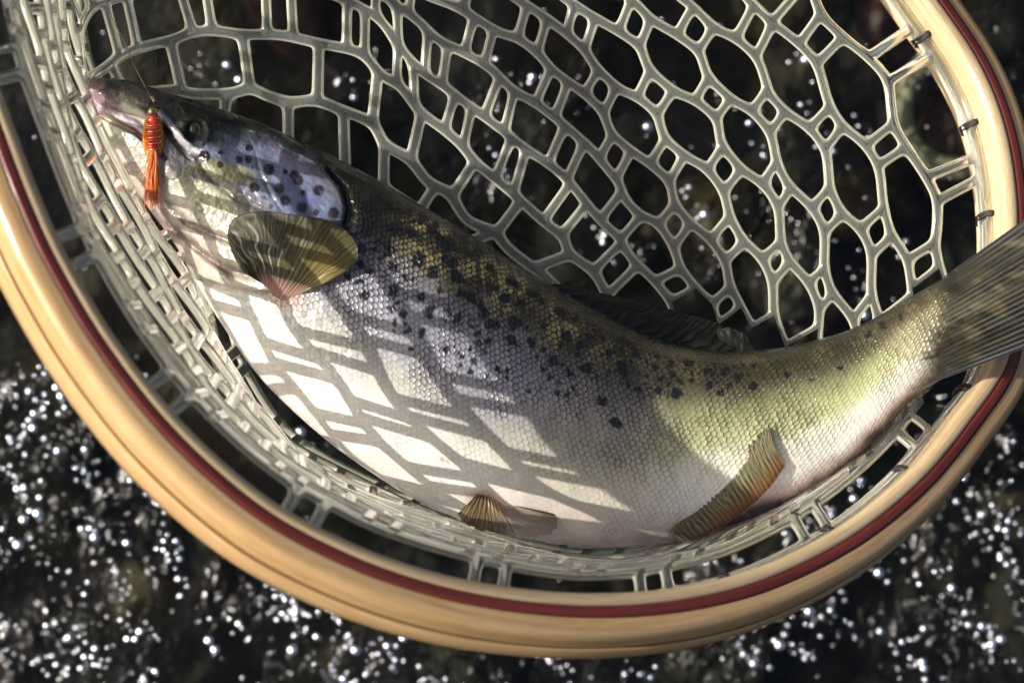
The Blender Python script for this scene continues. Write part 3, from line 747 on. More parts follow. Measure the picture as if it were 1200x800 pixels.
    col = col * (1 - np.clip(red, 0, 1))[..., None] + C(.5, .03, .02) * np.clip(red, 0, 1)[..., None]

    # ---- head
    op = [(300,130),(345,158),(372,190),(398,220),(405,245),(400,268),(380,300),(345,330),(300,345),(240,330)]
    d, s_, _ = polydist(px, py, op)
    inside = np.where(s_ > 0, 1, -1) * d            # >0 towards the head
    hd_ = sm(-4, 4, inside) * (px < 415)
    hc = ramp([(0, (.007, .007, .005)), (.30, (.009, .009, .006)), (.41, (.06, .058, .045)), (.50, (.20, .20, .23)), (.66, (.34, .32, .23)), (.80, (.44, .40, .31)), (1, (.48, .41, .35))], vn)
    def blend(c0, c1, f): return c0 * (1 - f)[..., None] + c1 * f[..., None]
    def blob(x, y, rx, ry=None, ang=0, soft=.5):
        ry = ry or rx; ca, sa = math.cos(math.radians(ang)), math.sin(math.radians(ang))
        X = (wx - x) * ca + (wy - y) * sa; Y = -(wx - x) * sa + (wy - y) * ca
        return 1 - sm(1 - soft, 1 + soft, np.hypot(X / rx, Y / ry))
    def line(poly, wdt, soft=.6):
        dd, _, _ = polydist(wx, wy, poly); return 1 - sm(wdt * (1 - soft), wdt * (1 + soft), dd)
    # cheek, blue lavender
    hc = blend(hc, C(.14, .162, .235), blob(330, 212, 82, 36, 27, .35))
    hc = blend(hc, C(.105, .135, .27), blob(345, 235, 40, 16, 20, .6) * .8)
    hc = blend(hc, C(.13, .15, .225), blob(262, 178, 36, 10, 8, .4) * .9)
    hc = blend(hc, C(.26, .27, .33), blob(300, 228, 34, 14, 15, .6) * .6)
    hc = blend(hc, C(.20, .13, .14), line([(318, 172), (350, 190), (385, 212), (400, 232)], 6) * .35)
    hc = blend(hc, C(.26, .25, .12), blob(262, 203, 34, 12, 12, .4) * .9)
    hc = blend(hc, C(.13, .12, .06), blob(288, 207, 12, 5, 5, .6) * .7)
    hc = blend(hc, C(.13, .12, .10), line([(225, 195), (248, 212), (270, 230), (310, 246)], 8) * .6)
    hc = blend(hc, C(.46, .43, .25), blob(245, 232, 38, 16, 25, .6) * .7)
    hc = blend(hc, C(.60, .55, .47), blob(205, 228, 18, 10, 30, .5) * .8)
    hc = blend(hc, C(.14, .13, .09), blob(222, 203, 11, 12, 0, .5) * .85)
    # top of head black-olive, eye socket
    hc = blend(hc, C(.035, .038, .015), blob(222, 140, 18, 8, 15, .5) * .8)
    hc = blend(hc, C(.012, .012, .010), blob(240, 158, 26, 11, 25, .5) * .9)
    hc = blend(hc, C(.03, .029, .02), blob(290, 160, 30, 8, 20, .5) * .5)
    # jaws
    hc = blend(hc, C(.045, .035, .03), line([(108, 95), (140, 103), (175, 118), (205, 135)], 12) * .9)
    hc = blend(hc, C(.12, .10, .07), blob(150, 122, 26, 8, 25, .5) * .7)
    hc = blend(hc, C(.32, .20, .22), line([(98, 106), (110, 118), (128, 131), (145, 140)], 10) * .9)
    hc = blend(hc, C(.24, .12, .10), line([(97, 104), (103, 98), (118, 100)], 5) * .7)
    hc = blend(hc, C(.70, .66, .50), line([(145, 126), (162, 134), (178, 145)], 6) * .9)
    hc = blend(hc, C(.60, .55, .62), line([(142, 140), (155, 147), (168, 157)], 4) * .8)
    hc = blend(hc, C(.16, .035, .05), line([(106, 127), (124, 139), (140, 146), (158, 155), (172, 165)], 2.6) * .95)
    hc = blend(hc, C(.50, .50, .60), line([(104, 127), (112, 130)], 4) * .7)
    hc = blend(hc, C(.55, .53, .36), blob(135, 150, 18, 8, 45, .6) * .7)
    hc = blend(hc, C(.42, .40, .41), line([(188, 132), (200, 147), (214, 163), (230, 178)], 4.2) * .95)
    hc = blend(hc, C(.03, .025, .02), line([(184, 138), (196, 155), (208, 172), (222, 186)], 2.2) * .7)
    hc = blend(hc, C(.85, .83, .80), line([(228, 174), (238, 180)], 2.4) * .8)
    # throat folds
    for k, q in enumerate(([(190, 232), (220, 262), (262, 280), (300, 292)], [(180, 248), (212, 280), (250, 305), (290, 325)], [(200, 262), (240, 300), (275, 325)], [(170, 215), (190, 245), (205, 268)])):
        hc = blend(hc, C(.15, .10, .085), line(q, 4.5 - .5 * k, .8) * .75)
    hc = blend(hc, C(.52, .42, .42), blob(145, 185, 20, 8, 50, .8) * .5)
    hc = hc * (0.60 + 0.34 * fbm(px / 5, py / 5, 61))[..., None]
    hs = [(240,183,7.5),(258,179,3.5),(258,193,4.8),(280,187,5),(291,187,4.6),(315,199,7.6),(298,220,6.6),(327,221,6.8),(334,235,6.8),(345,205,6.5),(349,211,7.2),(355,226,3.6),(373,223,6.8),(354,243,6.8),(371,249,4.2),(391,250,7.5),(334,201,3),(292,173,4.5),(345,262,4)]
    hsm = np.zeros(n)
    hx = px + 2 * (fbm(px / 4, py / 4, 71, 2) - .5); hy = py + 2 * (fbm(px / 4, py / 4, 73, 2) - .5)
    for x, y, r in hs: hsm = np.maximum(hsm, 1 - sm(r * .78, r * 1.08, np.hypot(hx - x, hy - y)))
    for x, y, r in ((309, 232, 3.5), (275, 231, 4.5), (312, 215, 2.2), (318, 242, 3)): hsm = np.maximum(hsm, .7 * (1 - sm(r * .5, r * 1.2, np.hypot(hx - x, hy - y))))
    hc = blend(hc, C(.012, .008, .010), hsm * .97)
    col = blend(col, hc, hd_)
    gap = np.exp(-((inside + 3) / 3.5)**2) * (px < 420) * (py < 275)
    col = col * (1 - .8 * gap)[..., None]
    edge = edge * (1 - hd_); scl = scl * (1 - hd_); met = met * (1 - hd_); gold = gold * (1 - hd_)
    # around the vent and the base of the fins
    col = blend(col, C(.30, .18, .10), blob(568, 584, 20, 9, 10, .6) * .7)
    col = blend(col, C(.55, .33, .27), blob(332, 345, 22, 12, 20, .7) * .8 * (1 - hd_))
    # tail wrist
    tl = sm(1020, 1100, px + 14 * (fbm(px / 12, py / 12, 101) - .5)); col = blend(col, C(.19, .165, .10) * 1.0, tl * .85 * sm(.12, .3, v))
    met = met + .0
    hl = 1 - side
    return col, edge, scl, met, gold, hd_

def build_trout():
    root = empty('brown_trout', P(600, 480, -60).tolist())
    tag(root, 'spotted brown trout lying curved in the net with a white belly and olive back', 'fish')
    nu, nv1, nv2 = 820, 270, 60
    kk_ = np.linspace(0, nk - 1, nu); kk_ = np.concatenate([np.linspace(0, 7, 330)[:-1], np.linspace(7, nk - 1, nu - 329)])
    T = np.array([t for t, b in TB], float); B = np.array([b for t, b in TB], float)
    def cat1(arr):
        arr = np.asarray(arr, float); arr = arr[:, None] if arr.ndim == 1 else arr
        dn = catmull(arr, (nk - 1) * 60 + 1); x = np.linspace(0, nk - 1, len(dn))
        return np.stack([np.interp(kk_, x, dn[:, i]) for i in range(dn.shape[1])], -1)
    T_, B_, tk, zc = cat1(T), cat1(B), cat1(TK)[:, 0], cat1(ZC)[:, 0]
    tk = np.maximum(tk, 2)
    C_ = (T_ + B_) / 2; Hv = (T_ - B_) / 2
    phi = np.concatenate([np.linspace(0, math.pi, nv1), np.linspace(math.pi, 2 * math.pi, nv2 + 2)[1:-1]])
    nv = len(phi)
    cs, sn = np.cos(phi), np.sin(phi)
    px = C_[:, 0:1] + Hv[:, 0:1] * cs; py = C_[:, 1:2] + Hv[:, 1:2] * cs
    shp = np.sign(sn) * np.abs(sn)**0.88
    z = zc[:, None] + tk[:, None] * shp[None]
    vis = np.clip(sn, 0, 1)[None]
    v = (1 - cs[None]) / 2 + 0 * px
    arc_u = np.concatenate([[0], np.cumsum(np.linalg.norm(np.diff(C_, axis=0), axis=1))])
    hh = np.linalg.norm(Hv, axis=1)
    # arc length across the skin
    sec = np.stack([hh[:, None] * cs, tk[:, None] * shp], -1)
    varc = np.concatenate([np.zeros((nu, 1)), np.cumsum(np.linalg.norm(np.diff(sec, axis=1), axis=2), axis=1)], 1)
    varc = varc - varc[:, nv1 // 2:nv1 // 2 + 1]
    # sculpting
    dz = np.zeros_like(px)
    def groove(poly, w_, depth):
        d, _, t = polydist(px, py, poly); return -depth * np.exp(-(d / w_)**2) * np.sin(np.pi * np.clip(t * .9 + .06, 0, 1))**.35
    dz += groove([(100, 124), (124, 139), (140, 146), (158, 155), (180, 172), (205, 196)], 2.6, 8)
    dz += -groove([(98, 112), (112, 121), (128, 131), (146, 140), (165, 152)], 6, 5)
    dz += -groove([(186, 130), (200, 147), (214, 163), (232, 180)], 4.5, 5)
    dz += groove([(182, 138), (196, 156), (210, 174), (224, 188)], 2.2, 4)
    dz += groove([(226, 176), (244, 205), (275, 232), (320, 250), (360, 262)], 4, 4)
    dz += groove([(300, 180), (304, 200), (318, 230), (330, 246)], 2.2, 1.6)
    op = [(300,130),(345,158),(372,190),(398,220),(405,245),(400,268),(380,300),(345,330),(300,345),(240,330)]
    d, s_, _ = polydist(px, py, op); ins = np.where(s_ > 0, 1, -1) * d
    dz += 6 * (sm(-3, 3, ins) * (1 - sm(3, 40, ins))) * (px < 420)
    dz += -5 * np.exp(-((ins + 5) / 4)**2) * (px < 420)
    for q in ([(190, 232), (220, 262), (262, 280), (300, 292)], [(180, 248), (212, 280), (250, 305), (290, 325)], [(200, 262), (240, 300), (275, 325)], [(170, 215), (190, 245), (205, 268)]):
        dz += groove(q, 4.5, 4.5)
    # eye: raised brow, shallow socket
    r = np.hypot(px - 229, py - 153)
    dz += 5 * np.exp(-((r - 15) / 5)**2) - 7 * np.exp(-(r / 10)**2)
    dz += 2.5 * (fbm(px / 9, py / 9, 81) - .5) * (px < 420) + 1.2 * (fbm(px / 3, py / 3, 83, 2) - .5) * (px < 420)
    dz += 5 * (fbm(px / 60, py / 60, 85) - .5)
    # ridges of wrinkled skin behind the gill on the back
    for q in ([(285, 150), (335, 163), (352, 172), (385, 182)], [(330, 170), (370, 190), (395, 197), (430, 214)]): dz += -groove(q, 2.0, 2.6)
    dz += -5 * np.exp(-(np.hypot(px - 570, py - 590) / 14)**2)
    z = z + dz * sm(0, .35, vis)
    pos = P(px, py, z)
    col, edge, scl, met, gold, hmask = fish_color_maps(px, py, v, None, None, vis)
    hidden = (sn < 0)[None] & (px > 0)
    col[hidden] = col[hidden] * 0 + np.array([.5, .48, .42])
    one = np.ones(px.shape)
    cA = np.concatenate([col, one[..., None]], -1).reshape(-1, 4)
    cB = np.stack([edge, scl, met, one], -1).reshape(-1, 4)
    cC = np.stack([gold, v, hmask, one], -1).reshape(-1, 4)
    # UVs: sheared so that scale rows follow the body
    U_ = np.broadcast_to(arc_u[:, None], px.shape); shear = 0
    uv = np.stack([U_ / 100.0, varc / 100.0], -1).reshape(-1, 2)
    V = pos.reshape(-1, 3); F = grid_faces(nu, nv, False, True)
    m = Mat('trout_skin')
    a1 = m.n('ShaderNodeVertexColor', layer_name='Skin'); a2 = m.n('ShaderNodeVertexColor', layer_name='Scale'); a3 = m.n('ShaderNodeVertexColor', layer_name='Tone')
    s2 = m.n('ShaderNodeSeparateColor', {0: a2.outputs[0]}); s3 = m.n('ShaderNodeSeparateColor', {0: a3.outputs[0]})
    uvn = m.n('ShaderNodeUVMap')
    # two interleaved lattices give overlapping rows of scales; a warp keeps the rows from being ruler straight
    wn = m.n('ShaderNodeTexNoise', {'Vector': uvn.outputs[0], 'Scale': 2.6, 'Detail': 4.0, 'Roughness': 0.62})
    wv = m.n('ShaderNodeVectorMath', {0: wn.outputs['Color'], 1: (0.5, 0.5, 0.5)}, operation='SUBTRACT')
    ws = m.n('ShaderNodeVectorMath', {0: wv.outputs[0], 3: 0.16}, operation='SCALE')
    wa = m.n('ShaderNodeVectorMath', {0: uvn.outputs[0], 1: ws.outputs[0]}, operation='ADD')
    mp = m.n('ShaderNodeMapping', {'Vector': wa.outputs[0], 'Rotation': (0, 0, math.radians(-6)), 'Scale': (100 / 8.0, 100 / 11.4, 1)})
    jn = m.n('ShaderNodeTexNoise', {'Vector': uvn.outputs[0], 'Scale': 16.0, 'Detail': 1.0})
    jj = m.math('MULTIPLY', m.math('SUBTRACT', jn.outputs[0], 0.5), 0.22)
    def latt(off):
        q = m.n('ShaderNodeVectorMath', {0: mp.outputs[0], 1: (off, off, 0)}, operation='ADD')
        fl = m.n('ShaderNodeVectorMath', {0: q.outputs[0]}, operation='FLOOR')
        fr = m.n('ShaderNodeVectorMath', {0: q.outputs[0]}, operation='FRACTION')
        c = m.n('ShaderNodeSeparateXYZ', {0: fr.outputs[0]})
        x = m.math('SUBTRACT', c.outputs[0], 0.5); y = m.math('MULTIPLY', m.math('SUBTRACT', c.outputs[1], 0.5), 1.55)
        dd = m.math('SQRT', m.math('ADD', m.math('MULTIPLY', x, x), m.math('MULTIPLY', y, y)))
        wnz = m.n('ShaderNodeTexWhiteNoise', {'Vector': fl.outputs[0]}, noise_dimensions='2D')
        return m.math('ADD', dd, m.math('MULTIPLY', m.math('SUBTRACT', wnz.outputs[0], 0.5), 0.07)), wnz.outputs[0], x
    dA, rA, xA = latt(0.0); dB, rB, xB = latt(0.5)
    isA = m.math('LESS_THAN', dA, dB)
    def pick(a_, b_): return m.math('ADD', m.math('MULTIPLY', isA, a_), m.math('MULTIPLY', m.math('SUBTRACT', 1.0, isA), b_))
    dist = m.math('ADD', m.math('MINIMUM', dA, dB), jj); cellr = pick(rA, rB); lx = pick(xA, xB)
    el = m.n('ShaderNodeMapRange', {0: m.math('ADD', dist, m.math('MULTIPLY', lx, -0.10)), 1: 0.30, 2: 0.53, 3: 0.0, 4: 1.0}, interpolation_type='SMOOTHSTEP').outputs[0]
    dark = m.math('MULTIPLY', el, s2.outputs[0])
    base = m.mix(m.math('MULTIPLY', m.math('MULTIPLY', cellr, s2.outputs[1]), 0.45), a1.outputs[0], m.mix(1.0, a1.outputs[0], (0.62, 0.60, 0.62, 1), 'MULTIPLY'))
    gfac = m.math('MULTIPLY', m.math('MULTIPLY', s3.outputs[0], m.math('SUBTRACT', 1.0, el)), m.n('ShaderNodeMapRange', {0: cellr, 1: 0.15, 2: 0.7, 3: 0.15, 4: 1.0}).outputs[0])
    base = m.mix(gfac, base, (0.46, 0.38, 0.16, 1))
    base = m.mix(dark, base, m.mix(1.0, base, (0.16, 0.14, 0.13, 1), 'MULTIPLY'))
    fine = m.n('ShaderNodeTexNoise', {'Vector': uvn.outputs[0], 'Scale': 60.0, 'Detail': 4.0})
    dome = m.math('MULTIPLY', m.math('SUBTRACT', m.math('MULTIPLY', lx, m.math('ADD', 0.15, m.math('MULTIPLY', cellr, 0.9))), m.math('MULTIPLY', m.math('MULTIPLY', dist, dist), 2.2)), s2.outputs[1])
    hgt = m.math('ADD', m.math('SUBTRACT', dome, m.math('MULTIPLY', m.math('MULTIPLY', el, s2.outputs[1]), 0.5)), m.math('MULTIPLY', fine.outputs[0], 0.18))
    bp = m.n('ShaderNodeBump', {'Height': hgt, 'Strength': 0.45, 'Distance': 0.0009})
    rough = m.n('ShaderNodeMapRange', {0: cellr, 1: 0.0, 2: 1.0, 3: 0.16, 4: 0.38}).outputs[0]
    met_ = m.math('MULTIPLY', s2.outputs[2], 0.75)
    p = m.n('ShaderNodeBsdfPrincipled', {'Base Color': base, 'Roughness': rough, 'Metallic': met_, 'Normal': bp.outputs[0], 'Specular IOR Level': 0.42,
                                         'Coat Weight': m.math('ADD', m.math('MULTIPLY', s3.outputs[2], 0.06), 0.20), 'Coat Roughness': 0.13, 'Subsurface Weight': 0.05, 'Subsurface Scale': 0.002})
    p.inputs['Subsurface Radius'].default_value = (1, .5, .3)
    m.done(p.outputs[0])
    body = mesh_obj('body', V, F, m.m, root, uv=uv, cols={'Skin': cA, 'Scale': cB, 'Tone': cC})
    # surface lookup
    vis_i = (sn > 0.02)
    qx = px[:, vis_i].ravel(); qy = py[:, vis_i].ravel(); qz = z[:, vis_i].ravel()
    def zs(x, y):
        x = np.atleast_1d(np.asarray(x, float)); y = np.atleast_1d(np.asarray(y, float)); out = np.empty(x.shape)
        for i in np.ndindex(x.shape): out[i] = qz[np.argmin((qx - x[i])**2 + (qy - y[i])**2)]
        return out
    return root, body, zs

trout, trout_body, zs = build_trout()

def fin_material(name, trans=0.35):
    m = Mat(name); a = m.n('ShaderNodeVertexColor', layer_name='Fin')
    p = m.n('ShaderNodeBsdfPrincipled', {'Base Color': a.outputs[0], 'Roughness': 0.42, 'Specular IOR Level': 0.4, 'Coat Weight': 0.08, 'Coat Roughness': 0.15})
    t = m.n('ShaderNodeBsdfTranslucent', {'Color': a.outputs[0]})
    mx = m.n('ShaderNodeMixShader', {0: trans, 1: p.outputs[0], 2: t.outputs[0]})
    tp = m.n('ShaderNodeBsdfTransparent', {'Color': (1, 1, 1, 1)})
    m2 = m.n('ShaderNodeMixShader', {0: m.math('SUBTRACT', 1.0, a.outputs[1]), 1: mx.outputs[0], 2: tp.outputs[0]})
    return m.done(m2.outputs[0])
FIN = fin_material('fin_membrane')

def fin(name, base, outer, nray, colfn, zb, zo, thick=1.4, amp=1.3, nt_=None, nr=46, ragged=1.5, curve=(0, 0), sag=0.0, wv=.9):
    """fin membrane between a base line and an outer edge, with raised rays; colfn(t, r, ray) -> rgba"""
    nt_ = nt_ or nray * 9
    b = resample(catmull(base, 200), nt_); o_ = resample(catmull(outer, 300), nt_)
    t = np.linspace(0, 1, nt_)[:, None]; r = np.linspace(0, 1, nr)[None]
    rag = 1 + (ragged / 100.0) * (2 * np.abs(((t * nray) % 1) - .5) - .5) * 2 + .04 * (fbm(t * 14 + 3, 0 * t + 2, 9) - .5)
    rr = r * rag
    px = b[:, 0:1] * (1 - rr) + o_[:, 0:1] * rr + curve[0] * np.sin(np.pi * r * .9) + .0 * t
    py = b[:, 1:2] * (1 - rr) + o_[:, 1:2] * rr + curve[1] * np.sin(np.pi * r * .9)
    wob = wv * (fbm(t * 9 + 5, r * 2 + 5, 17) - .5)
    ray = np.cos(2 * np.pi * (t + wob * .12) * nray); ray2 = np.cos(2 * np.pi * (t + wob * .12) * nray * 2)
    brk = sm(.35, .7, r)   # rays branch towards the edge
    R = ray * (1 - brk) + ray2 * brk
    zb_ = np.interp(np.linspace(0, 1, nt_), np.linspace(0, 1, len(zb)), zb)[:, None]; zo_ = np.interp(np.linspace(0, 1, nt_), np.linspace(0, 1, len(zo)), zo)[:, None]
    z = zb_ * (1 - r) + zo_ * r + sag * np.sin(np.pi * r) + 2.5 * (fbm(t * 6 + 1, r * 2.5 + 4, 5) - .5) * 2 * r
    th = thick * (1 - .75 * r) + .25
    top = P(px, py, z + th + amp * R * (1 - .5 * r)); bot = P(px, py, z - th)
    col = colfn(t + 0 * r, r + 0 * t, R, px, py)
    V = np.concatenate([top.reshape(-1, 3), bot.reshape(-1, 3)]); n = nt_ * nr
    F1 = grid_faces(nt_, nr); F2 = F1[:, ::-1] + n
    bd = np.concatenate([np.arange(nr), np.arange(1, nt_) * nr + nr - 1, (nt_ - 1) * nr + np.arange(nr - 2, -1, -1), np.arange(nt_ - 2, 0, -1) * nr])
    b2 = np.roll(bd, -1); F3 = np.stack([bd, bd + n, b2 + n, b2], -1)
    c = np.concatenate([col.reshape(-1, 4)] * 2)
    return mesh_obj(name, V, np.vstack([F1, F2, F3]), FIN, trout, cols={'Fin': c})

def mixc(a, b, f): return np.asarray(a) * (1 - f)[..., None] + np.asarray(b) * f[..., None]
def pect_col(t, r, R, px, py):
    c = mixc(np.array([.060, .056, .026]), np.array([.16, .14, .045]), sm(.35, .95, t) * sm(.1, .6, r))
    c = mixc(c, np.array([.30, .22, .05]), np.clip(np.exp(-(np.hypot(px - 375, py - 322) / 26)**2), 0, 1) * .8)
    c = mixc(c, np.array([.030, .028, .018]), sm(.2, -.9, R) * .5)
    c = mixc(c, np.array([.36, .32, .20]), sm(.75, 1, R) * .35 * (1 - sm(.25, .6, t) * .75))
    c = mixc(c, np.array([.50, .28, .22]), (1 - sm(.06, .30, r)) * .9)
    c = mixc(c, np.array([.42, .40, .36]), sm(.94, .99, r) * .35 * (t < .45))
    for q, (t0, r0, r1) in enumerate(((.13, .45, .8), (.20, .25, .95), (.29, .22, .92), (.37, .25, .62), (.44, .25, .6))):  # whitish squiggles paint the shine of wet folds
        c = mixc(c, np.array([.55, .52, .44]), np.exp(-((t - t0 - .012 * np.sin(r * 17 + q) - .02 * (fbm(r * 14 + 3, 0 * t + q, 7) - .5)) / .0055)**2) * sm(r0, r0 + .08, r) * sm(r1, r1 - .08, r) * .8)
    c = mixc(c, np.array([.02, .018, .014]), sm(.965, 1, r) * .6)
    return np.concatenate([c, (1 - .12 * sm(.4, .9, r))[..., None]], -1)
zb0 = float(zs(326, 345)[0])
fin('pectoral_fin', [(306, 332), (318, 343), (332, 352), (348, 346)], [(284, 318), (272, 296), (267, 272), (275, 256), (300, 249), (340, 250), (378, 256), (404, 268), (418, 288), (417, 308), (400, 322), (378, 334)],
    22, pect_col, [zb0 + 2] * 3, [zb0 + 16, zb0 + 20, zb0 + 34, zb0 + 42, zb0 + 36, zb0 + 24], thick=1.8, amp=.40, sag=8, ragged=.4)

def anal_col(t, r, R, px, py):
    c = mixc(np.array([.34, .30, .16]), np.array([.13, .11, .06]), sm(.6, .0, t) * .8 + 0 * r)
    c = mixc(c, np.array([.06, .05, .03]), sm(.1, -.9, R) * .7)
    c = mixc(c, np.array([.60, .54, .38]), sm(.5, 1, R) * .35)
    c = c * .75; c = mixc(c, np.array([.22, .10, .03]), (1 - sm(.10, .45, r + .1 * (fbm(px / 8, py / 8, 5) - .5))) * .85 * sm(.05, .4, t))
    c = mixc(c, np.array([.10, .03, .01]), (1 - sm(.0, .14, r)) * .8)
    c = mixc(c, np.array([.02, .018, .014]), sm(.955, 1, r) * .8)
    return np.concatenate([c, (1 - .08 * sm(.4, .9, r))[..., None]], -1)
za = [float(zs(x, y)[0]) for x, y in ((800, 622), (850, 600), (905, 552))]
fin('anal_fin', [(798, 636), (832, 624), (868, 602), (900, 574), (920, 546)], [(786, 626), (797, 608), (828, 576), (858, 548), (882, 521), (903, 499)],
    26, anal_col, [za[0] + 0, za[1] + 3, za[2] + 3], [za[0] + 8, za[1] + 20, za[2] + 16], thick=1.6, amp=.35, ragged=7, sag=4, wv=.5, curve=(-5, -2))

def pelv_col(t, r, R, px, py):
    c = mixc(np.array([.16, .11, .05]), np.array([.42, .33, .27]), sm(.25, .6, t) + 0 * r)
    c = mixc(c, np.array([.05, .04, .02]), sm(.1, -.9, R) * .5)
    c = mixc(c, np.array([.50, .30, .12]), np.exp(-(np.hypot(px - 585, py - 588) / 14)**2) * .8)
    c = mixc(c, np.array([.02, .018, .016]), sm(.94, 1, t) * .9)
    return np.concatenate([c, (1 - .55 * sm(.3, .6, t) * (1 - sm(.9, .97, t)))[..., None]], -1)
zp = float(zs(580, 592)[0])
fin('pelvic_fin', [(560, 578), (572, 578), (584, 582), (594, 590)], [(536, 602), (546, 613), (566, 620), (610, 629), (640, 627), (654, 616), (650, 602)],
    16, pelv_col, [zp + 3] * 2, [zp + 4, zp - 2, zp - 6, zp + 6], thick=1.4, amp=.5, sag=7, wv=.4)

def dors_col(t, r, R, px, py):
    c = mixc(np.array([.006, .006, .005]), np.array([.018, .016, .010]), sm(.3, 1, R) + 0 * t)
    c = mixc(c, np.array([.035, .033, .03]), sm(.86, 1, t) * .6)
    return np.concatenate([c, (1 - .3 * sm(.9, 1, t))[..., None]], -1)
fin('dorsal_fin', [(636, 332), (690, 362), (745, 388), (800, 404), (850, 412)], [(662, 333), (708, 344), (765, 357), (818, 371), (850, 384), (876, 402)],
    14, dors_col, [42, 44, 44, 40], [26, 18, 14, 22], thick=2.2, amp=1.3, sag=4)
def adip_col(t, r, R, px, py):
    c = mixc(np.array([.012, .011, .009]), np.array([.035, .033, .03]), r)
    return np.concatenate([c, (1 - .2 * r)[..., None]], -1)
fin('adipose_fin', [(846, 412), (862, 414), (884, 413)], [(838, 386), (856, 384), (872, 392), (881, 404)], 3, adip_col, [34, 34], [30, 30], thick=5, amp=.4, nt_=40)

def tail_col(t, r, R, px, py):
    c = mixc(np.array([.14, .13, .07]), np.array([.07, .066, .042]), np.clip(fbm(px / 34 + 4, py / 12 + 3, 91) * 1.6 - .3, 0, 1))
    c = mixc(c, np.array([.25, .20, .10]), np.exp(-((t - .45) / .25)**2) * .5 * (1 - sm(.2, .7, r)))
    c = c * .32; c = mixc(c, np.array([.012, .012, .008]), sm(.50, .64, fbm(px / 20 + 2, py / 13 + 8, 131)) * .75)
    c = mixc(c, np.array([.16, .13, .06]), sm(.55, .70, fbm(px / 26 + 12, py / 15 + 3, 133)) * .5 * (1 - sm(.5, .9, r)))
    c = mixc(c, np.array([.035, .035, .04]), sm(.86, .97, t) * .85)
    c = mixc(c, np.array([.02, .022, .016]), sm(.10, .0, t) * .85)
    c = mixc(c, np.array([.015, .014, .012]), sm(.50, .70, fbm((px + .5 * py) / 34 + 9, (py + .5 * px) / 9 + 5, 95)) * .5)
    a = sm(.0, .16, r + .10 * (fbm(px / 7, py / 7, 99) - .5))
    return np.concatenate([c, (a * (1 - .06 * r))[..., None]], -1)
fin('tail_fin', [(1092, 334), (1086, 370), (1078, 410), (1070, 440), (1056, 462)], [(1330, 165), (1350, 230), (1345, 290), (1352, 340), (1350, 352)],
    22, tail_col, [98, 122, 118, 104, 84], [170, 176, 180, 178, 172], thick=4.5, amp=.04, wv=.3, nr=120, ragged=2, sag=6)

# eye
def build_eye():
    ez = float(zs(229, 153)[0]); c = P(229, 153, ez - 5); r = 12.5 * S
    m = Mat('eye_ball'); g = m.n('ShaderNodeNewGeometry'); tc = m.n('ShaderNodeTexCoord')
    d = m.n('ShaderNodeVectorMath', {0: tc.outputs['Object'], 1: tuple(c + np.array([-.12, 0.05, .9]) * r)}, operation='DISTANCE').outputs['Value']
    x = m.math('DIVIDE', d, r)
    nz = m.n('ShaderNodeTexNoise', {'Vector': tc.outputs['Object'], 'Scale': 900.0, 'Detail': 3.0})
    x2 = m.math('ADD', x, m.math('MULTIPLY', m.math('SUBTRACT', nz.outputs[0], .5), .12))
    col = m.ramp(x2, [(0.0, (.004, .004, .005)), (.55, (.004, .004, .005)), (.60, (.09, .075, .035)), (.66, (.035, .03, .018)), (.85, (.02, .018, .012)), (1.0, (.02, .018, .015))])
    p = m.n('ShaderNodeBsdfPrincipled', {'Base Color': col, 'Roughness': 0.12, 'Coat Weight': 1.0, 'Coat Roughness': 0.02})
    m.done(p.outputs[0])
    v, f = ball(c, r, 40, 28, (1, 1, .85)); b = MB(); b.add(v, f); b.obj('eye', m.m, trout)
    # soft rim of skin round the eye
    t = np.linspace(0, 2 * math.pi, 40, endpoint=False)
    pth = P(229 + 13.2 * np.cos(t), 153 + 12.6 * np.sin(t), ez - 1.0 + 1.2 * np.sin(t * 2))
    v, f = tube(pth, (2.4 + .5 * np.sin(3 * t)) * S, 10, closed=True); b = MB(); b.add(v, f)
    b.obj('eyelid', simple('eyelid_skin', (.018, .018, .012), .25, noise=.5, scale=900, Coat_Weight=.5), trout)
build_eye()
keep(trout)

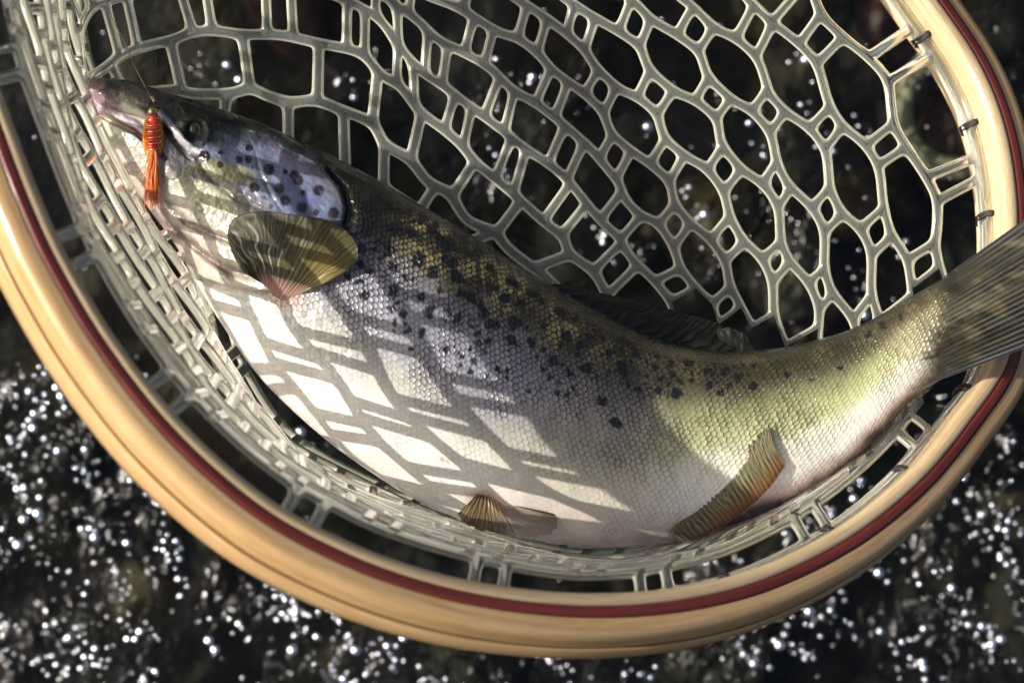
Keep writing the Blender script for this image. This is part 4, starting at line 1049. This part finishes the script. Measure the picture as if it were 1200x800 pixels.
# ---------------------------------------------------------------- the fly and the line
def build_fly():
    z0 = float(np.max(zs(np.array([172, 180, 188, 180]), np.array([150, 150, 150, 175])))) + 9
    root = empty('fishing_fly', P(179, 150, z0).tolist())
    tag(root, 'small red and orange fishing fly with a brass bead at the jaw of the trout', 'fishing fly')
    b = MB(); v, f = ball(P(179, 131, z0 + 1), 6.3 * S, 24, 16); b.add(v, f)
    b.obj('bead', simple('brass_bead', (.45, .38, .20), .16, 1.0, noise=.2), root)
    redm = simple('red_dubbing', (.50, .014, .008), .32, noise=.6, scale=2500, bump=.5, Coat_Weight=.7)
    ys = np.linspace(135, 180, 60); rr = 6.2 + 2.3 * np.sin((ys - 135) / 45 * math.pi) + .9 * np.cos(ys * 2 * math.pi / 7.5)
    v, f = tube(P(179 + 1.2 * np.sin((ys - 135) / 20), ys, z0 + 0 * ys), rr * S, 20); b = MB(); b.add(v, f); b.obj('abdomen', redm, root)
    gold = simple('gold_wire', (.80, .52, .16), .2, 1.0, noise=.1)
    t = np.linspace(0, 1, 260); y = 137 + 42 * t; ang = t * 2 * math.pi * 6
    rr = 7.2 + 2.3 * np.sin((y - 135) / 45 * math.pi)
    v, f = tube(P(179 + 1.2 * np.sin((y - 135) / 20) + rr * np.cos(ang), y + 1.5 * np.sin(ang), z0 + rr * np.sin(ang)), .75 * S, 6); b = MB(); b.add(v, f); b.obj('rib_wire', gold, root)
    amb = Mat('amber_film')
    p = amb.n('ShaderNodeBsdfPrincipled', {'Base Color': (.85, .42, .06, 1), 'Roughness': .15, 'Coat Weight': .5})
    tl = amb.n('ShaderNodeBsdfTranslucent', {'Color': (.9, .45, .06, 1)}); tp = amb.n('ShaderNodeBsdfTransparent', {'Color': (1, .75, .35, 1)})
    mx = amb.n('ShaderNodeMixShader', {0: .5, 1: p.outputs[0], 2: tl.outputs[0]}); m2 = amb.n('ShaderNodeMixShader', {0: .35, 1: mx.outputs[0], 2: tp.outputs[0]}); amb.done(m2.outputs[0])
    for sgn, x0 in ((1, 187), (-1, 170.5)):
        ys = np.linspace(141, 182, 30); wv = (3.4 if sgn > 0 else 2.0) * np.sin((ys - 140) / 43 * math.pi)**.6
        v, f = tube(P(x0 + sgn * 1.0 * np.sin((ys - 141) / 13), ys, z0 - 1 + 0 * ys), (wv + .5) * S, 12); b = MB(); b.add(v, f); b.obj('shell_strip', amb.m, root)
    hair = simple('orange_fibre', (.62, .15, .025), .35, noise=.6, scale=2000)
    b = MB()
    for k in range(230):
        a = random.gauss(0, 1); L = random.uniform(38, 70); q = random.random()
        x1 = 178 + a * 5.0; y0 = 172 + random.uniform(-2, 6); t = np.linspace(0, 1, 9)
        x = 179 + random.uniform(-3.5, 3.5) + (x1 - 179) * t**1.5 + 1.2 * np.sin(3 * t + a); yv = y0 + L * t
        zz = z0 + random.uniform(-4, 4) + 2 + 5 * np.sin(t * 2.6) - 6 * t * (1 + .3 * a)
        zz = np.maximum(zz, 34 + 20 * t + 0 * t)
        v, f = tube(P(x, yv, zz), np.linspace(.6, .22, 9) * S, 4); b.add(v, f)
    o = b.obj('tail_fibres', hair, root); o['kind'] = 'stuff'
    steel = simple('dark_steel', (.10, .09, .08), .25, 1.0)
    t = np.linspace(0, 1, 30); hx = 186 + 3 * np.sin(t * 3); hy = 121 + 12 * t
    v, f = tube(P(hx - 4, hy - 2, z0 + 3 - 6 * t), .9 * S, 8); b = MB(); b.add(v, f)
    e = np.linspace(0, 2 * math.pi, 20, endpoint=False)
    v, f = tube(P(182.5 + 2.6 * np.cos(e), 119 + 2.8 * np.sin(e), z0 + 2 + 0 * e), .8 * S, 7, closed=True); b.add(v, f)
    b.obj('hook', steel, root)
    keep(root)
    ln = catmull([(108, -60, z0 + 150), (128, 12, z0 + 96), (145, 48, z0 + 66), (160, 82, z0 + 34), (176, 112, z0 + 6), (181, 118, z0 + 2)], 60)
    v, f = tube(P(ln[:, 0], ln[:, 1], ln[:, 2]), .75 * S, 8); b = MB(); b.add(v, f)
    # knot
    for k in range(4):
        e = np.linspace(0, 2 * math.pi, 14, endpoint=False)
        v, f = tube(P(178.5 + k * .8 + 2 * np.cos(e), 113.5 + k * 1.5 + .6 * np.sin(e), z0 + 4 + 2 * np.sin(e)), .6 * S, 6, closed=True); b.add(v, f)
    o = b.obj('fishing_line', simple('brown_line', (.16, .11, .06), .3, noise=.1))
    tag(o, 'thin brown fishing line running up from the red fly', 'fishing line')
build_fly()

# water drop on the cheek
def build_drops():
    m = Mat('water_drop'); nzt = m.n('ShaderNodeTexCoord')
    nn = m.n('ShaderNodeTexNoise', {'Vector': nzt.outputs['Object'], 'Scale': 500.0, 'Detail': 3.0}); bp = m.n('ShaderNodeBump', {'Height': nn.outputs[0], 'Strength': .5, 'Distance': .0006})
    p = m.n('ShaderNodeBsdfPrincipled', {'Base Color': (.95, .94, .92, 1), 'Roughness': .06, 'IOR': 1.33, 'Transmission Weight': .85, 'Normal': bp.outputs[0]}); m.done(p.outputs[0])
    v, f = ball((0, 0, 0), 1, 24, 16)
    v = v * (1 + .25 * (fbm(v[:, 0] * 2 + 9, v[:, 1] * 2 + 9, 4) - .5))[:, None]
    z = float(zs(203, 198)[0]); v = np.asarray(P(203, 198, z)) + v * np.array([11, 13, 5]) * S
    b = MB(); b.add(v, f); o = b.obj('water_drop', m.m)
    tag(o, 'clear drop of water beading on the cheek of the trout beside the orange fly tail', 'water drop')
build_drops()
keep(net)
